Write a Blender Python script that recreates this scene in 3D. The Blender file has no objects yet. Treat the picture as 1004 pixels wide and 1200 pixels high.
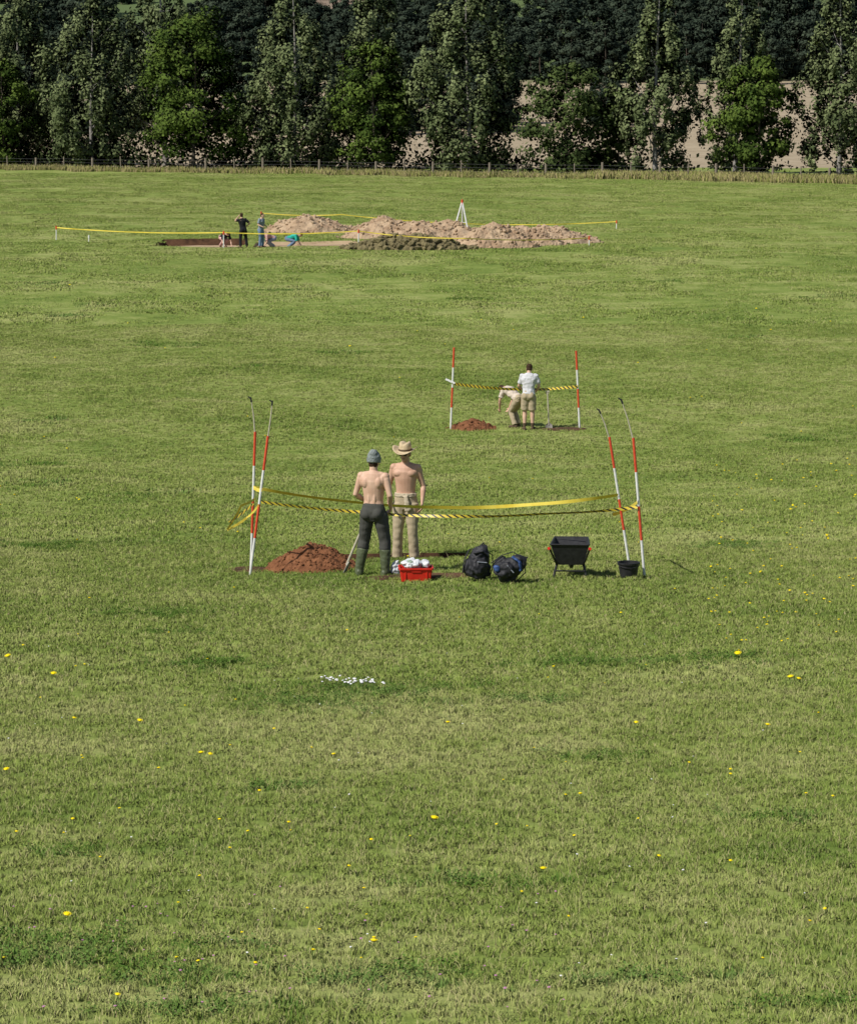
import bpy, bmesh, math, random
import numpy as np
from mathutils import Vector, Matrix, noise
rnd = random.Random(7)
rng = np.random.default_rng(11)
scene = bpy.context.scene
F = 3500.0
PITCH = math.atan(500/3500)
CP, SP = math.cos(PITCH), math.sin(PITCH)

# ------------------------------------------------------------ terrain profile
def rowz(row, D):
    dy = F*CP-(row-600)*SP
    dz = -F*SP-(row-600)*CP
    return D*dz/dy
cps = [(-80, 9.0), (0, -1.6), (15, rowz(1200, 15)), (41.7, rowz(675, 41.7)), (76, rowz(506, 76)),
       (110, rowz(375, 110)), (152, rowz(290, 152)), (215, rowz(236, 215)), (280, rowz(204, 280)), (330, rowz(190, 330)),
       (440, rowz(135, 440)), (560, rowz(97, 560)), (660, rowz(55, 660)), (900, rowz(-40, 900)), (1300, rowz(-110, 1300)), (1700, 130)]
PX_ = np.array([c[0] for c in cps], float); PY_ = np.array([c[1] for c in cps], float)
hh = np.diff(PX_); dd = np.diff(PY_)/hh
mm = np.zeros(len(PX_)); mm[0] = dd[0]; mm[-1] = dd[-1]
for k in range(1, len(PX_)-1):
    if dd[k-1]*dd[k] > 0:
        w1 = 2*hh[k]+hh[k-1]; w2 = hh[k]+2*hh[k-1]
        mm[k] = (w1+w2)/(w1/dd[k-1]+w2/dd[k])
def zt(x, y):
    x = np.asarray(x, float); y = np.asarray(y, float)
    yc = np.clip(y, PX_[0], PX_[-1]-1e-3)
    k = np.clip(np.searchsorted(PX_, yc, side='right')-1, 0, len(hh)-1)
    t = (yc-PX_[k])/hh[k]
    b = (2*t**3-3*t**2+1)*PY_[k]+(t**3-2*t**2+t)*hh[k]*mm[k]+(-2*t**3+3*t**2)*PY_[k+1]+(t**3-t**2)*hh[k]*mm[k+1]
    u = 0.025*np.sin(x*0.8+1.7*np.sin(y*0.31))+0.03*np.sin(y*0.45+np.sin(x*0.27)*2)+0.05*np.sin(x*0.13+2)*np.sin(y*0.09)
    return b+u
def Z(x, y): return float(zt(x, y))
def ray(px, py):
    return Vector((px-502, F*CP-(py-600)*SP, -F*SP-(py-600)*CP))
def G(px, py):
    r = ray(px, py); r = r/r.y
    a = 6.0; step = 0.5
    while a < 1600:
        b = a+step
        if r.z*b < Z(r.x*b, b):
            for _ in range(25):
                m = (a+b)/2
                if r.z*m < Z(r.x*m, m): b = m
                else: a = m
            break
        a = b
        step = max(0.5, a*0.01)
    return Vector((r.x*a, a, Z(r.x*a, a)))
def P(px, py, D):
    r = ray(px, py); return r*(D/r.y)

# ------------------------------------------------------------ helpers
def link(o, parent=None):
    scene.collection.objects.link(o)
    if parent: o.parent = parent
    return o
def empty(name, loc=(0, 0, 0), rz=0.0, s=1.0):
    e = bpy.data.objects.new(name, None); e.location = loc; e.rotation_euler = (0, 0, rz); e.scale = (s, s, s)
    e.empty_display_size = 0.1
    return link(e)
def mesh_np(name, V, Fc, mat=None, attrs=None, smooth=False, vattrs=None):
    V = np.asarray(V, np.float32); Fc = np.asarray(Fc, np.int32)
    me = bpy.data.meshes.new(name)
    me.vertices.add(len(V)); me.vertices.foreach_set('co', V.ravel())
    k = Fc.shape[1]
    me.loops.add(Fc.size); me.loops.foreach_set('vertex_index', Fc.ravel())
    me.polygons.add(len(Fc)); me.polygons.foreach_set('loop_start', np.arange(0, Fc.size, k, dtype=np.int32))
    me.update(calc_edges=True)
    if attrs:
        for n, a in attrs.items():
            at = me.attributes.new(n, 'FLOAT', 'POINT'); at.data.foreach_set('value', np.asarray(a, np.float32))
    if vattrs:
        for n, a in vattrs.items():
            at = me.attributes.new(n, 'FLOAT_VECTOR', 'POINT'); at.data.foreach_set('vector', np.asarray(a, np.float32).ravel())
    if mat: me.materials.append(mat)
    if smooth: me.polygons.foreach_set('use_smooth', np.ones(len(Fc), bool))
    return me

class NT:
    def __init__(s, name):
        s.m = bpy.data.materials.new(name); s.m.use_nodes = True
        s.n = s.m.node_tree.nodes; s.l = s.m.node_tree.links
        s.b = s.n['Principled BSDF']; s.out = s.n['Material Output']
    def new(s, t, **k):
        x = s.n.new(t)
        for a, b in k.items(): setattr(x, a, b)
        return x
    def ramp(s, fac, stops):
        r = s.new('ShaderNodeValToRGB'); e = r.color_ramp.elements
        e[0].position = stops[0][0]; e[0].color = (*stops[0][1], 1)
        e[1].position = stops[-1][0]; e[1].color = (*stops[-1][1], 1)
        for p, c in stops[1:-1]:
            q = e.new(p); q.color = (*c, 1)
        s.l.new(fac, r.inputs[0]); return r.outputs[0]
    def noise(s, vec, scale, detail=3, rough=0.55):
        n = s.new('ShaderNodeTexNoise'); n.inputs['Scale'].default_value = scale
        n.inputs['Detail'].default_value = detail; n.inputs['Roughness'].default_value = rough
        if vec is not None: s.l.new(vec, n.inputs['Vector'])
        return n.outputs['Fac']
    def mix(s, fac, a, b, mode='MIX'):
        m = s.new('ShaderNodeMix', data_type='RGBA', blend_type=mode)
        for sock, v in ((m.inputs[0], fac), (m.inputs[6], a), (m.inputs[7], b)):
            if isinstance(v, (int, float)): sock.default_value = v
            elif isinstance(v, tuple): sock.default_value = (*v, 1)
            else: s.l.new(v, sock)
        return m.outputs[2]
    def math(s, op, a, b=None, clamp=False):
        m = s.new('ShaderNodeMath', operation=op); m.use_clamp = clamp
        for i, v in enumerate((a, b)):
            if v is None: continue
            if isinstance(v, (int, float)): m.inputs[i].default_value = v
            else: s.l.new(v, m.inputs[i])
        return m.outputs[0]
    def bump(s, h, strength, dist):
        b = s.new('ShaderNodeBump'); b.inputs['Strength'].default_value = strength; b.inputs['Distance'].default_value = dist
        s.l.new(h, b.inputs['Height']); s.l.new(b.outputs[0], s.b.inputs['Normal'])
    def upnormal(s, w):
        g = s.new('ShaderNodeNewGeometry'); sc = s.new('ShaderNodeVectorMath', operation='SCALE'); s.l.new(g.outputs['Normal'], sc.inputs[0]); sc.inputs['Scale'].default_value = w
        ad = s.new('ShaderNodeVectorMath', operation='ADD'); s.l.new(sc.outputs[0], ad.inputs[0]); ad.inputs[1].default_value = (0, 0, 1)
        no = s.new('ShaderNodeVectorMath', operation='NORMALIZE'); s.l.new(ad.outputs[0], no.inputs[0]); return no.outputs[0]

def nmat(name, c1, c2, scale=8, rough=0.8, bump=0.0, bscale=30, bdist=0.01, spec=0.3):
    t = NT(name); co = t.new('ShaderNodeTexCoord').outputs['Object']
    f = t.noise(co, scale, 4)
    c = t.ramp(f, [(0.3, c1), (0.7, c2)])
    t.l.new(c, t.b.inputs['Base Color']); t.b.inputs['Roughness'].default_value = rough
    t.b.inputs['Specular IOR Level'].default_value = spec
    if bump: t.bump(t.noise(co, bscale, 4), bump, bdist)
    return t.m

GD, GM, GL = (0.120, 0.180, 0.034), (0.195, 0.250, 0.056), (0.30, 0.325, 0.11)
def patchcol(t, vec):
    a = t.noise(vec, 0.13, 4, 0.6); b = t.noise(vec, 0.8, 4, 0.6); c = t.noise(vec, 5.0, 3, 0.6)
    s = t.math('ADD', t.math('MULTIPLY', a, 0.36), t.math('MULTIPLY', b, 0.38))
    s = t.math('ADD', s, t.math('MULTIPLY', c, 0.26))
    return t.ramp(s, [(0.385, GD), (0.49, GM), (0.595, GL)])

t = NT('grassland'); co = t.new('ShaderNodeTexCoord').outputs['Object']
gc = patchcol(t, co)
fine = t.ramp(t.noise(co, 14, 4, 0.7), [(0.3, (0.75, 0.75, 0.75)), (0.7, (1.1, 1.1, 1.05))])
gc = t.mix(1.0, gc, fine, 'MULTIPLY')
sep = t.new('ShaderNodeSeparateXYZ'); t.l.new(co, sep.inputs[0])
yy = t.math('ADD', sep.outputs[1], t.math('MULTIPLY', t.noise(co, 0.05, 3), 20))
fs = t.math('MULTIPLY', t.math('SUBTRACT', yy, 312), 0.3, True)
fe = t.math('MULTIPLY', t.math('SUBTRACT', yy, 572), 0.1, True)
field = t.ramp(t.noise(co, 0.25, 5, 0.7), [(0.3, (0.27, 0.215, 0.14)), (0.5, (0.34, 0.275, 0.185)), (0.7, (0.42, 0.345, 0.24))])
gc = t.mix(fs, gc, field); gc = t.mix(fe, gc, (0.10, 0.14, 0.055))
t.l.new(gc, t.b.inputs['Base Color']); t.b.inputs['Roughness'].default_value = 0.95; t.b.inputs['Specular IOR Level'].default_value = 0.1
t.bump(t.noise(co, 6, 5, 0.7), 0.5, 0.04)
M_ground = t.m

def blade_mat(name, tintc=(1, 1, 1), dryc=(0.42, 0.38, 0.19)):
    t = NT(name)
    pos = t.new('ShaderNodeNewGeometry').outputs['Position']
    c = patchcol(t, pos)
    c = t.mix(1.0, c, tintc, 'MULTIPLY')
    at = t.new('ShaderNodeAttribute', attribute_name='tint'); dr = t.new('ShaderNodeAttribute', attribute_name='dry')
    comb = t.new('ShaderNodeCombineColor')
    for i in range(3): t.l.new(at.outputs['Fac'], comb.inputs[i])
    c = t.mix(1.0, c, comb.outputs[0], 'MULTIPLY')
    c = t.mix(dr.outputs['Fac'], c, dryc)
    d = t.new('ShaderNodeBsdfDiffuse')
    t.l.new(c, d.inputs[0]); t.l.new(t.upnormal(0.5), d.inputs['Normal'])
    t.l.new(d.outputs[0], t.out.inputs[0])
    return t.m
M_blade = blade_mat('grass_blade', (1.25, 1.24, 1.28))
M_lush = blade_mat('lush_blade', (0.55, 0.78, 0.62))
M_drygrass = blade_mat('dry_blade', (1.1, 1.0, 1.0), (0.38, 0.31, 0.16))

pn = G(474, 655)
NEARPIT = (-1.35, 0.6, pn.y+0.02, pn.y+0.95, 0.12)
FARPIT = (-14.2, -9.5, 152.5, 160.5, 0.36)
FARPIT2 = (-9.0, -3.6, 152.5, 157.5, 0.14)
PITS = [NEARPIT, FARPIT, FARPIT2]

ys = np.concatenate([np.linspace(-80, 0, 9)[:-1], np.arange(0, 60, 0.5), np.arange(60, 310, 2), np.arange(310, 1700, 12)])
xs = np.concatenate([np.arange(-900, -60, 20), np.arange(-60, 60.1, 1.0), np.arange(80, 901, 20)])
def insert(arr, v):
    arr = arr[np.abs(arr-v) > 0.12]
    return np.sort(np.append(arr, v))
for p in PITS:
    for v in p[:2]: xs = insert(xs, v)
    for v in p[2:4]: ys = insert(ys, v)
XX, YY = np.meshgrid(xs, ys); V = np.stack([XX, YY, zt(XX, YY)], -1).reshape(-1, 3)
nx, ny = len(xs), len(ys)
idx = np.arange(nx*ny).reshape(ny, nx)
Q = np.stack([idx[:-1, :-1], idx[:-1, 1:], idx[1:, 1:], idx[1:, :-1]], -1).reshape(-1, 4)
cx = (V[Q[:, 0], 0]+V[Q[:, 1], 0])/2; cy = (V[Q[:, 0], 1]+V[Q[:, 2], 1])/2
keep = np.ones(len(Q), bool)
for p in PITS: keep &= ~((cx > p[0]) & (cx < p[1]) & (cy > p[2]) & (cy < p[3]))
link(bpy.data.objects.new('meadow_ground', mesh_np('meadow_ground', V, Q[keep], M_ground, smooth=True)))

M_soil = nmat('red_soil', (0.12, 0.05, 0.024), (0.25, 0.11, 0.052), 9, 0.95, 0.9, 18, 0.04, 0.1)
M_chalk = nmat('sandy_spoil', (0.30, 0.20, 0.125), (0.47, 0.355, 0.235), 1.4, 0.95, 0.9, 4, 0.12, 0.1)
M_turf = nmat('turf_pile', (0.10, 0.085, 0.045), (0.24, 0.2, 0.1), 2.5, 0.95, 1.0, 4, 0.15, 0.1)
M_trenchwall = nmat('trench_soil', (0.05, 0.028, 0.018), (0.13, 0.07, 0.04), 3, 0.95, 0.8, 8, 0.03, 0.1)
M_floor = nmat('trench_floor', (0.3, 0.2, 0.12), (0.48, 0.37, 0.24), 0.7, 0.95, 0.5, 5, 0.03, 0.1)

def pit(name, p, floor_mat, wall_mat=None):
    x0, x1, y0, y1, d = p
    bm = bmesh.new()
    loop = []
    n = 24
    for i in range(n): loop.append((x0+(x1-x0)*i/n, y0))
    for i in range(n): loop.append((x1, y0+(y1-y0)*i/n))
    for i in range(n): loop.append((x1-(x1-x0)*i/n, y1))
    for i in range(n): loop.append((x0, y1-(y1-y0)*i/n))
    top = [bm.verts.new((x, y, Z(x, y)+0.004)) for x, y in loop]
    cx, cy = (x0+x1)/2, (y0+y1)/2
    bot = [bm.verts.new((x+(cx-x)*0.012, y+(cy-y)*0.02, Z(x, y)-d)) for x, y in loop]
    N = len(loop)
    for i in range(N):
        bm.faces.new((top[i], bot[i], bot[(i+1) % N], top[(i+1) % N]))
    c = bm.verts.new((cx, cy, Z(cx, cy)-d+0.01))
    for i in range(N):
        f = bm.faces.new((bot[i], c, bot[(i+1) % N])); f.material_index = 1
    me = bpy.data.meshes.new(name); bm.to_mesh(me); bm.free()
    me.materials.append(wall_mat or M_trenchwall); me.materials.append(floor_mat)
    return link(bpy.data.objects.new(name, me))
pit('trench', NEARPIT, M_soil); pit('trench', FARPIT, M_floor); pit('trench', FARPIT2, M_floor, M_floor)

MOUNDS = []
def mound(name, cxy, rx, ry, h, mat, seed, lump=0.12, n=70, clods=120, clodr=0.03, power=1.2, fq=None):
    MOUNDS.append((cxy[0], cxy[1], rx*0.93, ry*0.93))
    V = []; Fq = []
    fq = fq or 2.2/max(rx, ry)*1.6
    def hgt(u, v):
        r = math.sqrt(u*u+v*v)
        ang = math.atan2(v, u)
        edge = 1+0.16*noise.noise(Vector((math.cos(ang)*1.3, math.sin(ang)*1.3, seed)))
        r /= edge
        b = max(0, 1-r)**0.85 if r < 1 else -(r-1)*0.8
        x, y = u*rx, v*ry
        k = noise.fractal(Vector((x*fq, y*fq, seed*3.1)), 0.7, 2.1, 6)
        return h*(min(b, 1)*power*(1-0.18*b)+lump*k*(1 if r < 1 else 0.3))
    for j in range(n+1):
        for i in range(n+1):
            u = -1.25+2.5*i/n; v = -1.25+2.5*j/n
            x = cxy[0]+u*rx; y = cxy[1]+v*ry
            V.append((x, y, Z(x, y)-0.02+hgt(u, v)))
    for j in range(n):
        for i in range(n):
            a = j*(n+1)+i; Fq.append((a, a+1, a+n+2, a+n+1))
    V = np.array(V); Fq = np.array(Fq)
    cv = []; cf = []
    base = len(V)
    bm = bmesh.new(); bmesh.ops.create_icosphere(bm, subdivisions=1, radius=1)
    iv = [v.co.copy() for v in bm.verts]; bf = [[v.index for v in f.verts] for f in bm.faces]; bm.free()
    for c in range(clods):
        a = rnd.uniform(0, 6.283); r = rnd.uniform(0.1, 1.12)**0.7
        u, v = math.cos(a)*r, math.sin(a)*r
        x = cxy[0]+u*rx; y = cxy[1]+v*ry; s = clodr*rnd.uniform(0.3, 1.3)
        zz = max(Z(x, y), Z(x, y)-0.02+hgt(u, v))+s*0.3
        o = len(cv)
        for q in iv:
            k = s*(1+0.5*noise.noise(q*1.3+Vector((c, 0, 0))))
            cv.append((x+q.x*k, y+q.y*k, zz+q.z*k*0.8))
        cf += [[o+i for i in f] for f in bf]
    me = bpy.data.meshes.new(name)
    me.from_pydata([tuple(v) for v in V]+cv, [], [tuple(int(i) for i in f) for f in Fq]+[tuple(base+i for i in f) for f in cf])
    me.materials.append(mat)
    return link(bpy.data.objects.new(name, me))

g = G(363, 671); mound('soil_heap', (g.x, g.y+0.5), 0.72, 0.6, 0.42, M_soil, 1.3, 0.12, 80, 320, 0.022)
g = G(553, 505); mound('soil_heap', (g.x, g.y+0.5), 0.62, 0.6, 0.30, M_soil, 4.3, 0.16, 50, 120, 0.03)
for (pxc, row, rx, ry, h, s) in [(360, 273, 2.6, 2.2, 1.1, 2.1), (452, 280, 2.5, 2.2, 1.25, 5.2), (520, 281, 2.9, 2.2, 1.05, 9.1), (580, 290, 2.3, 2.0, 1.25, 7.7), (645, 285, 2.8, 1.9, 1.0, 3.3), (612, 287, 2.3, 1.9, 1.0, 17.3), (405, 272, 1.3, 1.3, 0.4, 13.3), (485, 281, 2.6, 2.2, 1.1, 19.2)]:
    g = G(pxc, row); mound('spoil_heap', (g.x, g.y+ry*0.8), rx, ry, h, M_chalk, s, 0.15, 70, 240, 0.09, 1.15)
g = G(478, 293); mound('turf_heap', (g.x, g.y+1.0), 3.1, 1.0, 0.78, M_turf, 6.1, 0.3, 70, 500, 0.17, 1.2, 1.6)

# ------------------------------------------------------------ tree builder
def leaf_mat(name, c1, c2):
    t = NT(name); at = t.new('ShaderNodeAttribute', attribute_name='tint')
    c = t.ramp(at.outputs['Fac'], [(0.0, c1), (1.0, c2)])
    na = t.new('ShaderNodeAttribute', attribute_name='lnrm')
    vt = t.new('ShaderNodeVectorTransform', vector_type='NORMAL', convert_from='OBJECT', convert_to='WORLD')
    t.l.new(na.outputs['Vector'], vt.inputs[0])
    d = t.new('ShaderNodeBsdfDiffuse')
    t.l.new(c, d.inputs[0]); t.l.new(vt.outputs[0], d.inputs['Normal']); t.l.new(d.outputs[0], t.out.inputs[0])
    return t.m
M_birchleaf = leaf_mat('birch_leaf', (0.075, 0.10, 0.042), (0.195, 0.228, 0.105))
M_mapleleaf = leaf_mat('maple_leaf', (0.036, 0.062, 0.014), (0.115, 0.165, 0.034))
M_hornleaf = leaf_mat('hornbeam_leaf', (0.038, 0.058, 0.020), (0.105, 0.14, 0.045))
M_hazywoodleaf = leaf_mat('hazy_wood_leaf', (0.024, 0.036, 0.026), (0.062, 0.08, 0.052))  # far leaves: distance haze painted in as desaturated, bluish colour
M_hedge = leaf_mat('hedge_leaf', (0.018, 0.028, 0.012), (0.055, 0.07, 0.028))
M_bark = nmat('bark', (0.05, 0.04, 0.03), (0.12, 0.1, 0.075), 4, 0.9, 0.6, 12, 0.03)
M_birchbark = nmat('birch_bark', (0.10, 0.09, 0.08), (0.36, 0.34, 0.31), 3, 0.8, 0.4, 12, 0.02)

def tube_np(pts, rads, seg=7):
    V = []; Q = []
    for i, p in enumerate(pts):
        p = Vector(p)
        tg = (Vector(pts[min(i+1, len(pts)-1)])-Vector(pts[max(i-1, 0)])).normalized()
        a = tg.orthogonal().normalized() if abs(tg.z) < 0.95 else Vector((1, 0, 0))
        a = (a-tg*a.dot(tg)).normalized(); b = tg.cross(a)
        for k in range(seg):
            an = 6.28318*k/seg
            V.append(p+(a*math.cos(an)+b*math.sin(an))*rads[i])
        if i:
            for k in range(seg):
                Q.append(((i-1)*seg+k, (i-1)*seg+(k+1) % seg, i*seg+(k+1) % seg, i*seg+k))
    return [tuple(v) for v in V], Q

def leaves(C, size, rg, updir=0.5, out=None, ow=1.0):
    n = len(C)
    nrm = rg.normal(size=(n, 3))
    if out is not None: nrm = nrm*0.5+out*1.0
    nrm[:, 2] += updir
    nrm /= np.linalg.norm(nrm, axis=1, keepdims=True)
    r = rg.normal(size=(n, 3)); a = np.cross(nrm, r); a /= np.linalg.norm(a, axis=1, keepdims=True)+1e-6
    b = np.cross(nrm, a)
    s = (size*rg.uniform(0.55, 1.3, n))[:, None]
    V = np.stack([C-a*s*0.5, C-b*s*0.33+a*s*0.05, C+a*s*0.55, C+b*s*0.35], 1).reshape(-1, 3)
    Q = np.arange(4*n).reshape(n, 4)
    N = rg.normal(size=(n, 3))*0.3; N[:, 2] += 0.3
    if out is not None: N += out*ow
    N /= np.linalg.norm(N, axis=1, keepdims=True)
    return V, Q, np.repeat(N, 4, axis=0)

def crown(kind, H, W, rg, nleaf, size, t0=0.12):
    C = []; T = []; O = []
    ncl = {'birch': 190, 'wood': 40, 'cone': 40}.get(kind, 120)
    R = W/2
    cl = []
    ph = rg.uniform(0, 6.28, 3)
    while len(cl) < ncl:
        tt = rg.uniform(0, 1)
        if kind == 'birch': prof = (math.sin(math.pi*min(1, (tt*0.90+0.10))**0.8))**0.6*(1-0.2*tt)
        elif kind == 'cone': prof = (1-tt)**0.75*min(1, tt*6+0.4)
        else: prof = math.sqrt(max(0.0, 1-(2*tt-0.9)**2/1.3))*(1-0.15*tt) if tt < 0.97 else 0.2
        an = rg.uniform(0, 6.283)
        prof *= 1+0.2*math.sin(an*2+ph[0]+tt*5)+0.15*math.sin(an*3+ph[1]-tt*9)
        if rg.uniform() > max(.25, prof): continue
        rr = R*prof*rg.uniform(0.2, 1)**0.55*0.92
        cl.append((rr*math.cos(an), rr*math.sin(an), H*(t0+(1-t0)*tt*0.97), rg.uniform(0.6, 1.2)))
    per = nleaf//ncl
    for (x, y, z, s) in cl:
        k = int(per*s*rg.uniform(0.7, 1.2))
        tone = rg.uniform(0.0, 0.7)
        d = rg.normal(size=(k, 3)); d /= np.linalg.norm(d, axis=1, keepdims=True)
        if kind == 'birch':
            cr = W*0.07*s
            q = np.array([x, y, z])+d*cr*(rg.uniform(0.2, 1.1, (k, 1)))*np.array([1.0, 1.0, 1.9])
            q[:, 2] -= cr*0.5
            q[:, 2] = np.where(q[:, 2] < 0.4, 0.4+rg.uniform(0, 1.2, k), q[:, 2])
        else:
            cr = W*(0.10 if kind not in ('wood', 'cone') else 0.13)*s
            q = np.array([x, y, z])+d*cr*(rg.uniform(0.35, 1.15, (k, 1)))*np.array([1.15, 1.15, 0.75])
        co_ = np.array([x/R, y/R, (z/H-0.5)*0.6])
        C.append(q); O.append(d*0.75+co_*0.75); T.append(np.clip(tone+rg.uniform(-0.2, 0.35, k), 0, 1))
    C = np.concatenate(C); T = np.concatenate(T); O = np.concatenate(O)
    V, Q, N = leaves(C, size, rg, 0.3, O)
    return V, Q, np.repeat(T, 4), N, cl

def tree_mesh(name, kind, H, W, seed, nleaf, size, lm, bm_, t0=0.12, limbs=22):
    rg = np.random.default_rng(seed); r = random.Random(seed)
    V, Q, T, Nn, cl = crown(kind, H, W, rg, nleaf, size, t0)
    tv, tq = [], []
    def add(pts, rads, seg=7):
        v, q = tube_np(pts, rads, seg); o = len(tv); tv.extend(v); tq.extend([[i+o for i in f] for f in q])
    tr = H*0.011
    tp = []
    for i in range(9):
        k = i/8; tp.append((math.sin(k*3+seed)*H*0.012, math.cos(k*2.3+seed)*H*0.012-H*0.012*math.cos(seed), H*0.93*k-0.3))
    add(tp, [tr*(1.5 if i == 0 else 1)*(1-0.88*i/8)+0.02 for i in range(9)], 8)
    for c in r.sample(cl, min(limbs, len(cl))):
        e = Vector(c[:3]); zs = max(H*0.08, e.z-Vector((e.x, e.y)).length*r.uniform(0.6, 1.1))
        zs = min(zs, H*0.85); k = zs/(H*0.93); j = min(7, int(k*8))
        s = Vector(tp[j]).lerp(Vector(tp[j+1]), k*8-j)
        m = s.lerp(e, 0.5)+Vector((0, 0, -0.04*H*r.random()))
        rr = tr*0.4*(1-k*0.6)
        add([s, m, e], [rr, rr*0.6, rr*0.2], 5)
    nV = len(V)
    Vall = np.concatenate([V, np.array(tv)]); Qall = np.concatenate([Q, np.array(tq)+nV])
    Tall = np.concatenate([T, np.zeros(len(tv))]); Nall = np.concatenate([Nn, np.tile([[0, 0, 1.0]], (len(tv), 1))])
    me = mesh_np(name, Vall, Qall, lm, {'tint': Tall}, vattrs={'lnrm': Nall}); me.materials.append(bm_)
    mi = np.zeros(len(Qall), np.int32); mi[len(Q):] = 1; me.polygons.foreach_set('material_index', mi)
    return me

def fenceD(px): return 300-(px/1004.0)*44
def tree(name, kind, px, top, wpx, dD, seed, nleaf=20000, size=0.34, t0=0.12, lm=None, bk=None):
    D = fenceD(px)+dD
    x = (px-502)*D/F*1.0; z = Z(x, D)
    topz = P(px, top, D).z; H = topz-z; W = wpx*D/F
    lm = lm or (M_birchleaf if kind == 'birch' else (M_hornleaf if 'horn' in name else M_mapleleaf)); bk = bk or (M_birchbark if kind == 'birch' else M_bark)
    o = link(bpy.data.objects.new(name, tree_mesh(name, kind, H, W, seed, nleaf, size, lm, bk, t0)))
    o.location = (x, D, z); return o
tree('maple_tree', 'round', 8, 70, 100, 6, 21, 15000, 0.34, 0.06)
tree('birch_tree', 'birch', 28, -25, 120, 16, 22)
tree('birch_tree', 'birch', 112, -12, 138, 8, 23, 24000, 0.32, 0.05)
tree('maple_tree', 'round', 230, 12, 150, 3, 24, 24000, 0.34, 0.10)
tree('birch_tree', 'birch', 195, -60, 110, 24, 34, 15000)
tree('birch_tree', 'birch', 345, -25, 140, 8, 25, 24000, 0.32, 0.05)
tree('maple_tree', 'round', 437, 48, 112, 5, 26, 16000, 0.32, 0.10)
tree('birch_tree', 'birch', 440, -40, 100, 22, 35, 15000)
tree('birch_tree', 'birch', 548, -35, 145, 6, 27, 25000, 0.32, 0.05)
tree('hornbeam_tree', 'round', 663, 70, 118, 5, 28, 14000, 0.32, 0.03)
tree('birch_tree', 'birch', 768, -35, 105, 7, 29, 19000, 0.32, 0.05)
tree('birch_tree', 'birch', 862, -30, 95, 20, 30, 15000, 0.32, 0.05)
tree('maple_tree', 'round', 885, 64, 104, 4, 31, 16000, 0.32, 0.09)
tree('birch_tree', 'birch', 978, -30, 118, 8, 32, 20000, 0.32, 0.05)
tree('hornbeam_tree', 'round', 722, 92, 46, 10, 33, 6000, 0.32, 0.03)
for i, px in enumerate((-90, -190, 1090, 1200)):
    tree('birch_tree', 'birch', px, -30, 125, 8, 50+i, 12000, 0.42)

def hedge(name, segs, mat, size, dens, seed):
    rg = np.random.default_rng(seed); C = []
    for (pa, pb, off, h, w) in segs:
        Da, Db = fenceD(pa)+off, fenceD(pb)+off
        A = np.array([(pa-502)*Da/F, Da]); B = np.array([(pb-502)*Db/F, Db]); L = np.linalg.norm(B-A)
        n = int(L*h*dens); u = rg.uniform(0, 1, n)
        hx = h*(0.65+0.35*np.sin(u*L*0.7+off)+0.2*np.sin(u*L*2.1+seed))
        xy = A+(B-A)*u[:, None]+rg.normal(0, w, (n, 2))
        z = zt(xy[:, 0], xy[:, 1])+hx*rg.uniform(0, 1, n)**0.8
        C.append(np.column_stack([xy, z]))
    C = np.concatenate(C); V, Q, N = leaves(C, size, rg, 0.5)
    T = np.repeat(rg.uniform(0, 1, len(C)), 4)
    return link(bpy.data.objects.new(name, mesh_np(name, V, Q, mat, {'tint': T}, vattrs={'lnrm': N})))
hedge('hedge', [(-250, 60, 6, 2.2, 1.2), (40, 210, 6, 2.0, 1.1), (215, 480, 5, 1.3, 1.1), (470, 720, 5, 1.2, 1.0), (720, 1300, 5, 0.8, 0.9), (-250, 180, 26, 8.0, 2.5), (255, 455, 24, 6.0, 2.0), (510, 595, 24, 4.5, 2.0), (650, 750, 26, 3.0, 1.6), (840, 900, 26, 2.2, 1.4)], M_hedge, 0.42, 38, 3)

M_post = nmat('weathered_wood', (0.14, 0.11, 0.08), (0.3, 0.26, 0.2), 12, 0.9)
M_wire = nmat('wire', (0.12, 0.12, 0.12), (0.2, 0.2, 0.2), 5, 0.5)
def cyl_bm(bm, a, b, r0, r1, seg=8, mi=0):
    a = Vector(a); b = Vector(b); t_ = (b-a).normalized(); s = t_.orthogonal().normalized(); q = t_.cross(s)
    A = [bm.verts.new(a+(s*math.cos(6.28318*k/seg)+q*math.sin(6.28318*k/seg))*r0) for k in range(seg)]
    B = [bm.verts.new(b+(s*math.cos(6.28318*k/seg)+q*math.sin(6.28318*k/seg))*r1) for k in range(seg)]
    fs = [bm.faces.new((A[k], A[(k+1) % seg], B[(k+1) % seg], B[k])) for k in range(seg)]
    fs.append(bm.faces.new(A[::-1])); fs.append(bm.faces.new(B))
    for f in fs: f.material_index = mi
def bm_obj(name, bm, mats, parent=None, smooth=False):
    me = bpy.data.meshes.new(name); bmesh.ops.recalc_face_normals(bm, faces=bm.faces); bm.to_mesh(me); bm.free()
    for m in mats: me.materials.append(m)
    if smooth: me.polygons.foreach_set('use_smooth', [True]*len(me.polygons))
    return link(bpy.data.objects.new(name, me), parent)
bm = bmesh.new(); prev = None
for ip, px in enumerate(range(-219, 1300, 33)):
    D = fenceD(px)-1; x = (px-502)*D/F; z = Z(x, D)
    big = (ip % 2 == 0)
    h = 1.3+rnd.uniform(-.1, .15); r = 0.12 if big else 0.06
    tx = x+rnd.uniform(-.05, .05)
    cyl_bm(bm, (x, D, z-0.3), (tx, D, z+h), r, r*0.9)
    if prev:
        for k in (0.45, 0.8, 1.1):
            cyl_bm(bm, (prev[0], prev[1], prev[2]+k), (x, D, z+k), 0.006, 0.006, 4, 1)
    prev = (x, D, z)
bm_obj('post_and_wire_fence', bm, [M_post, M_wire])

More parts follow.
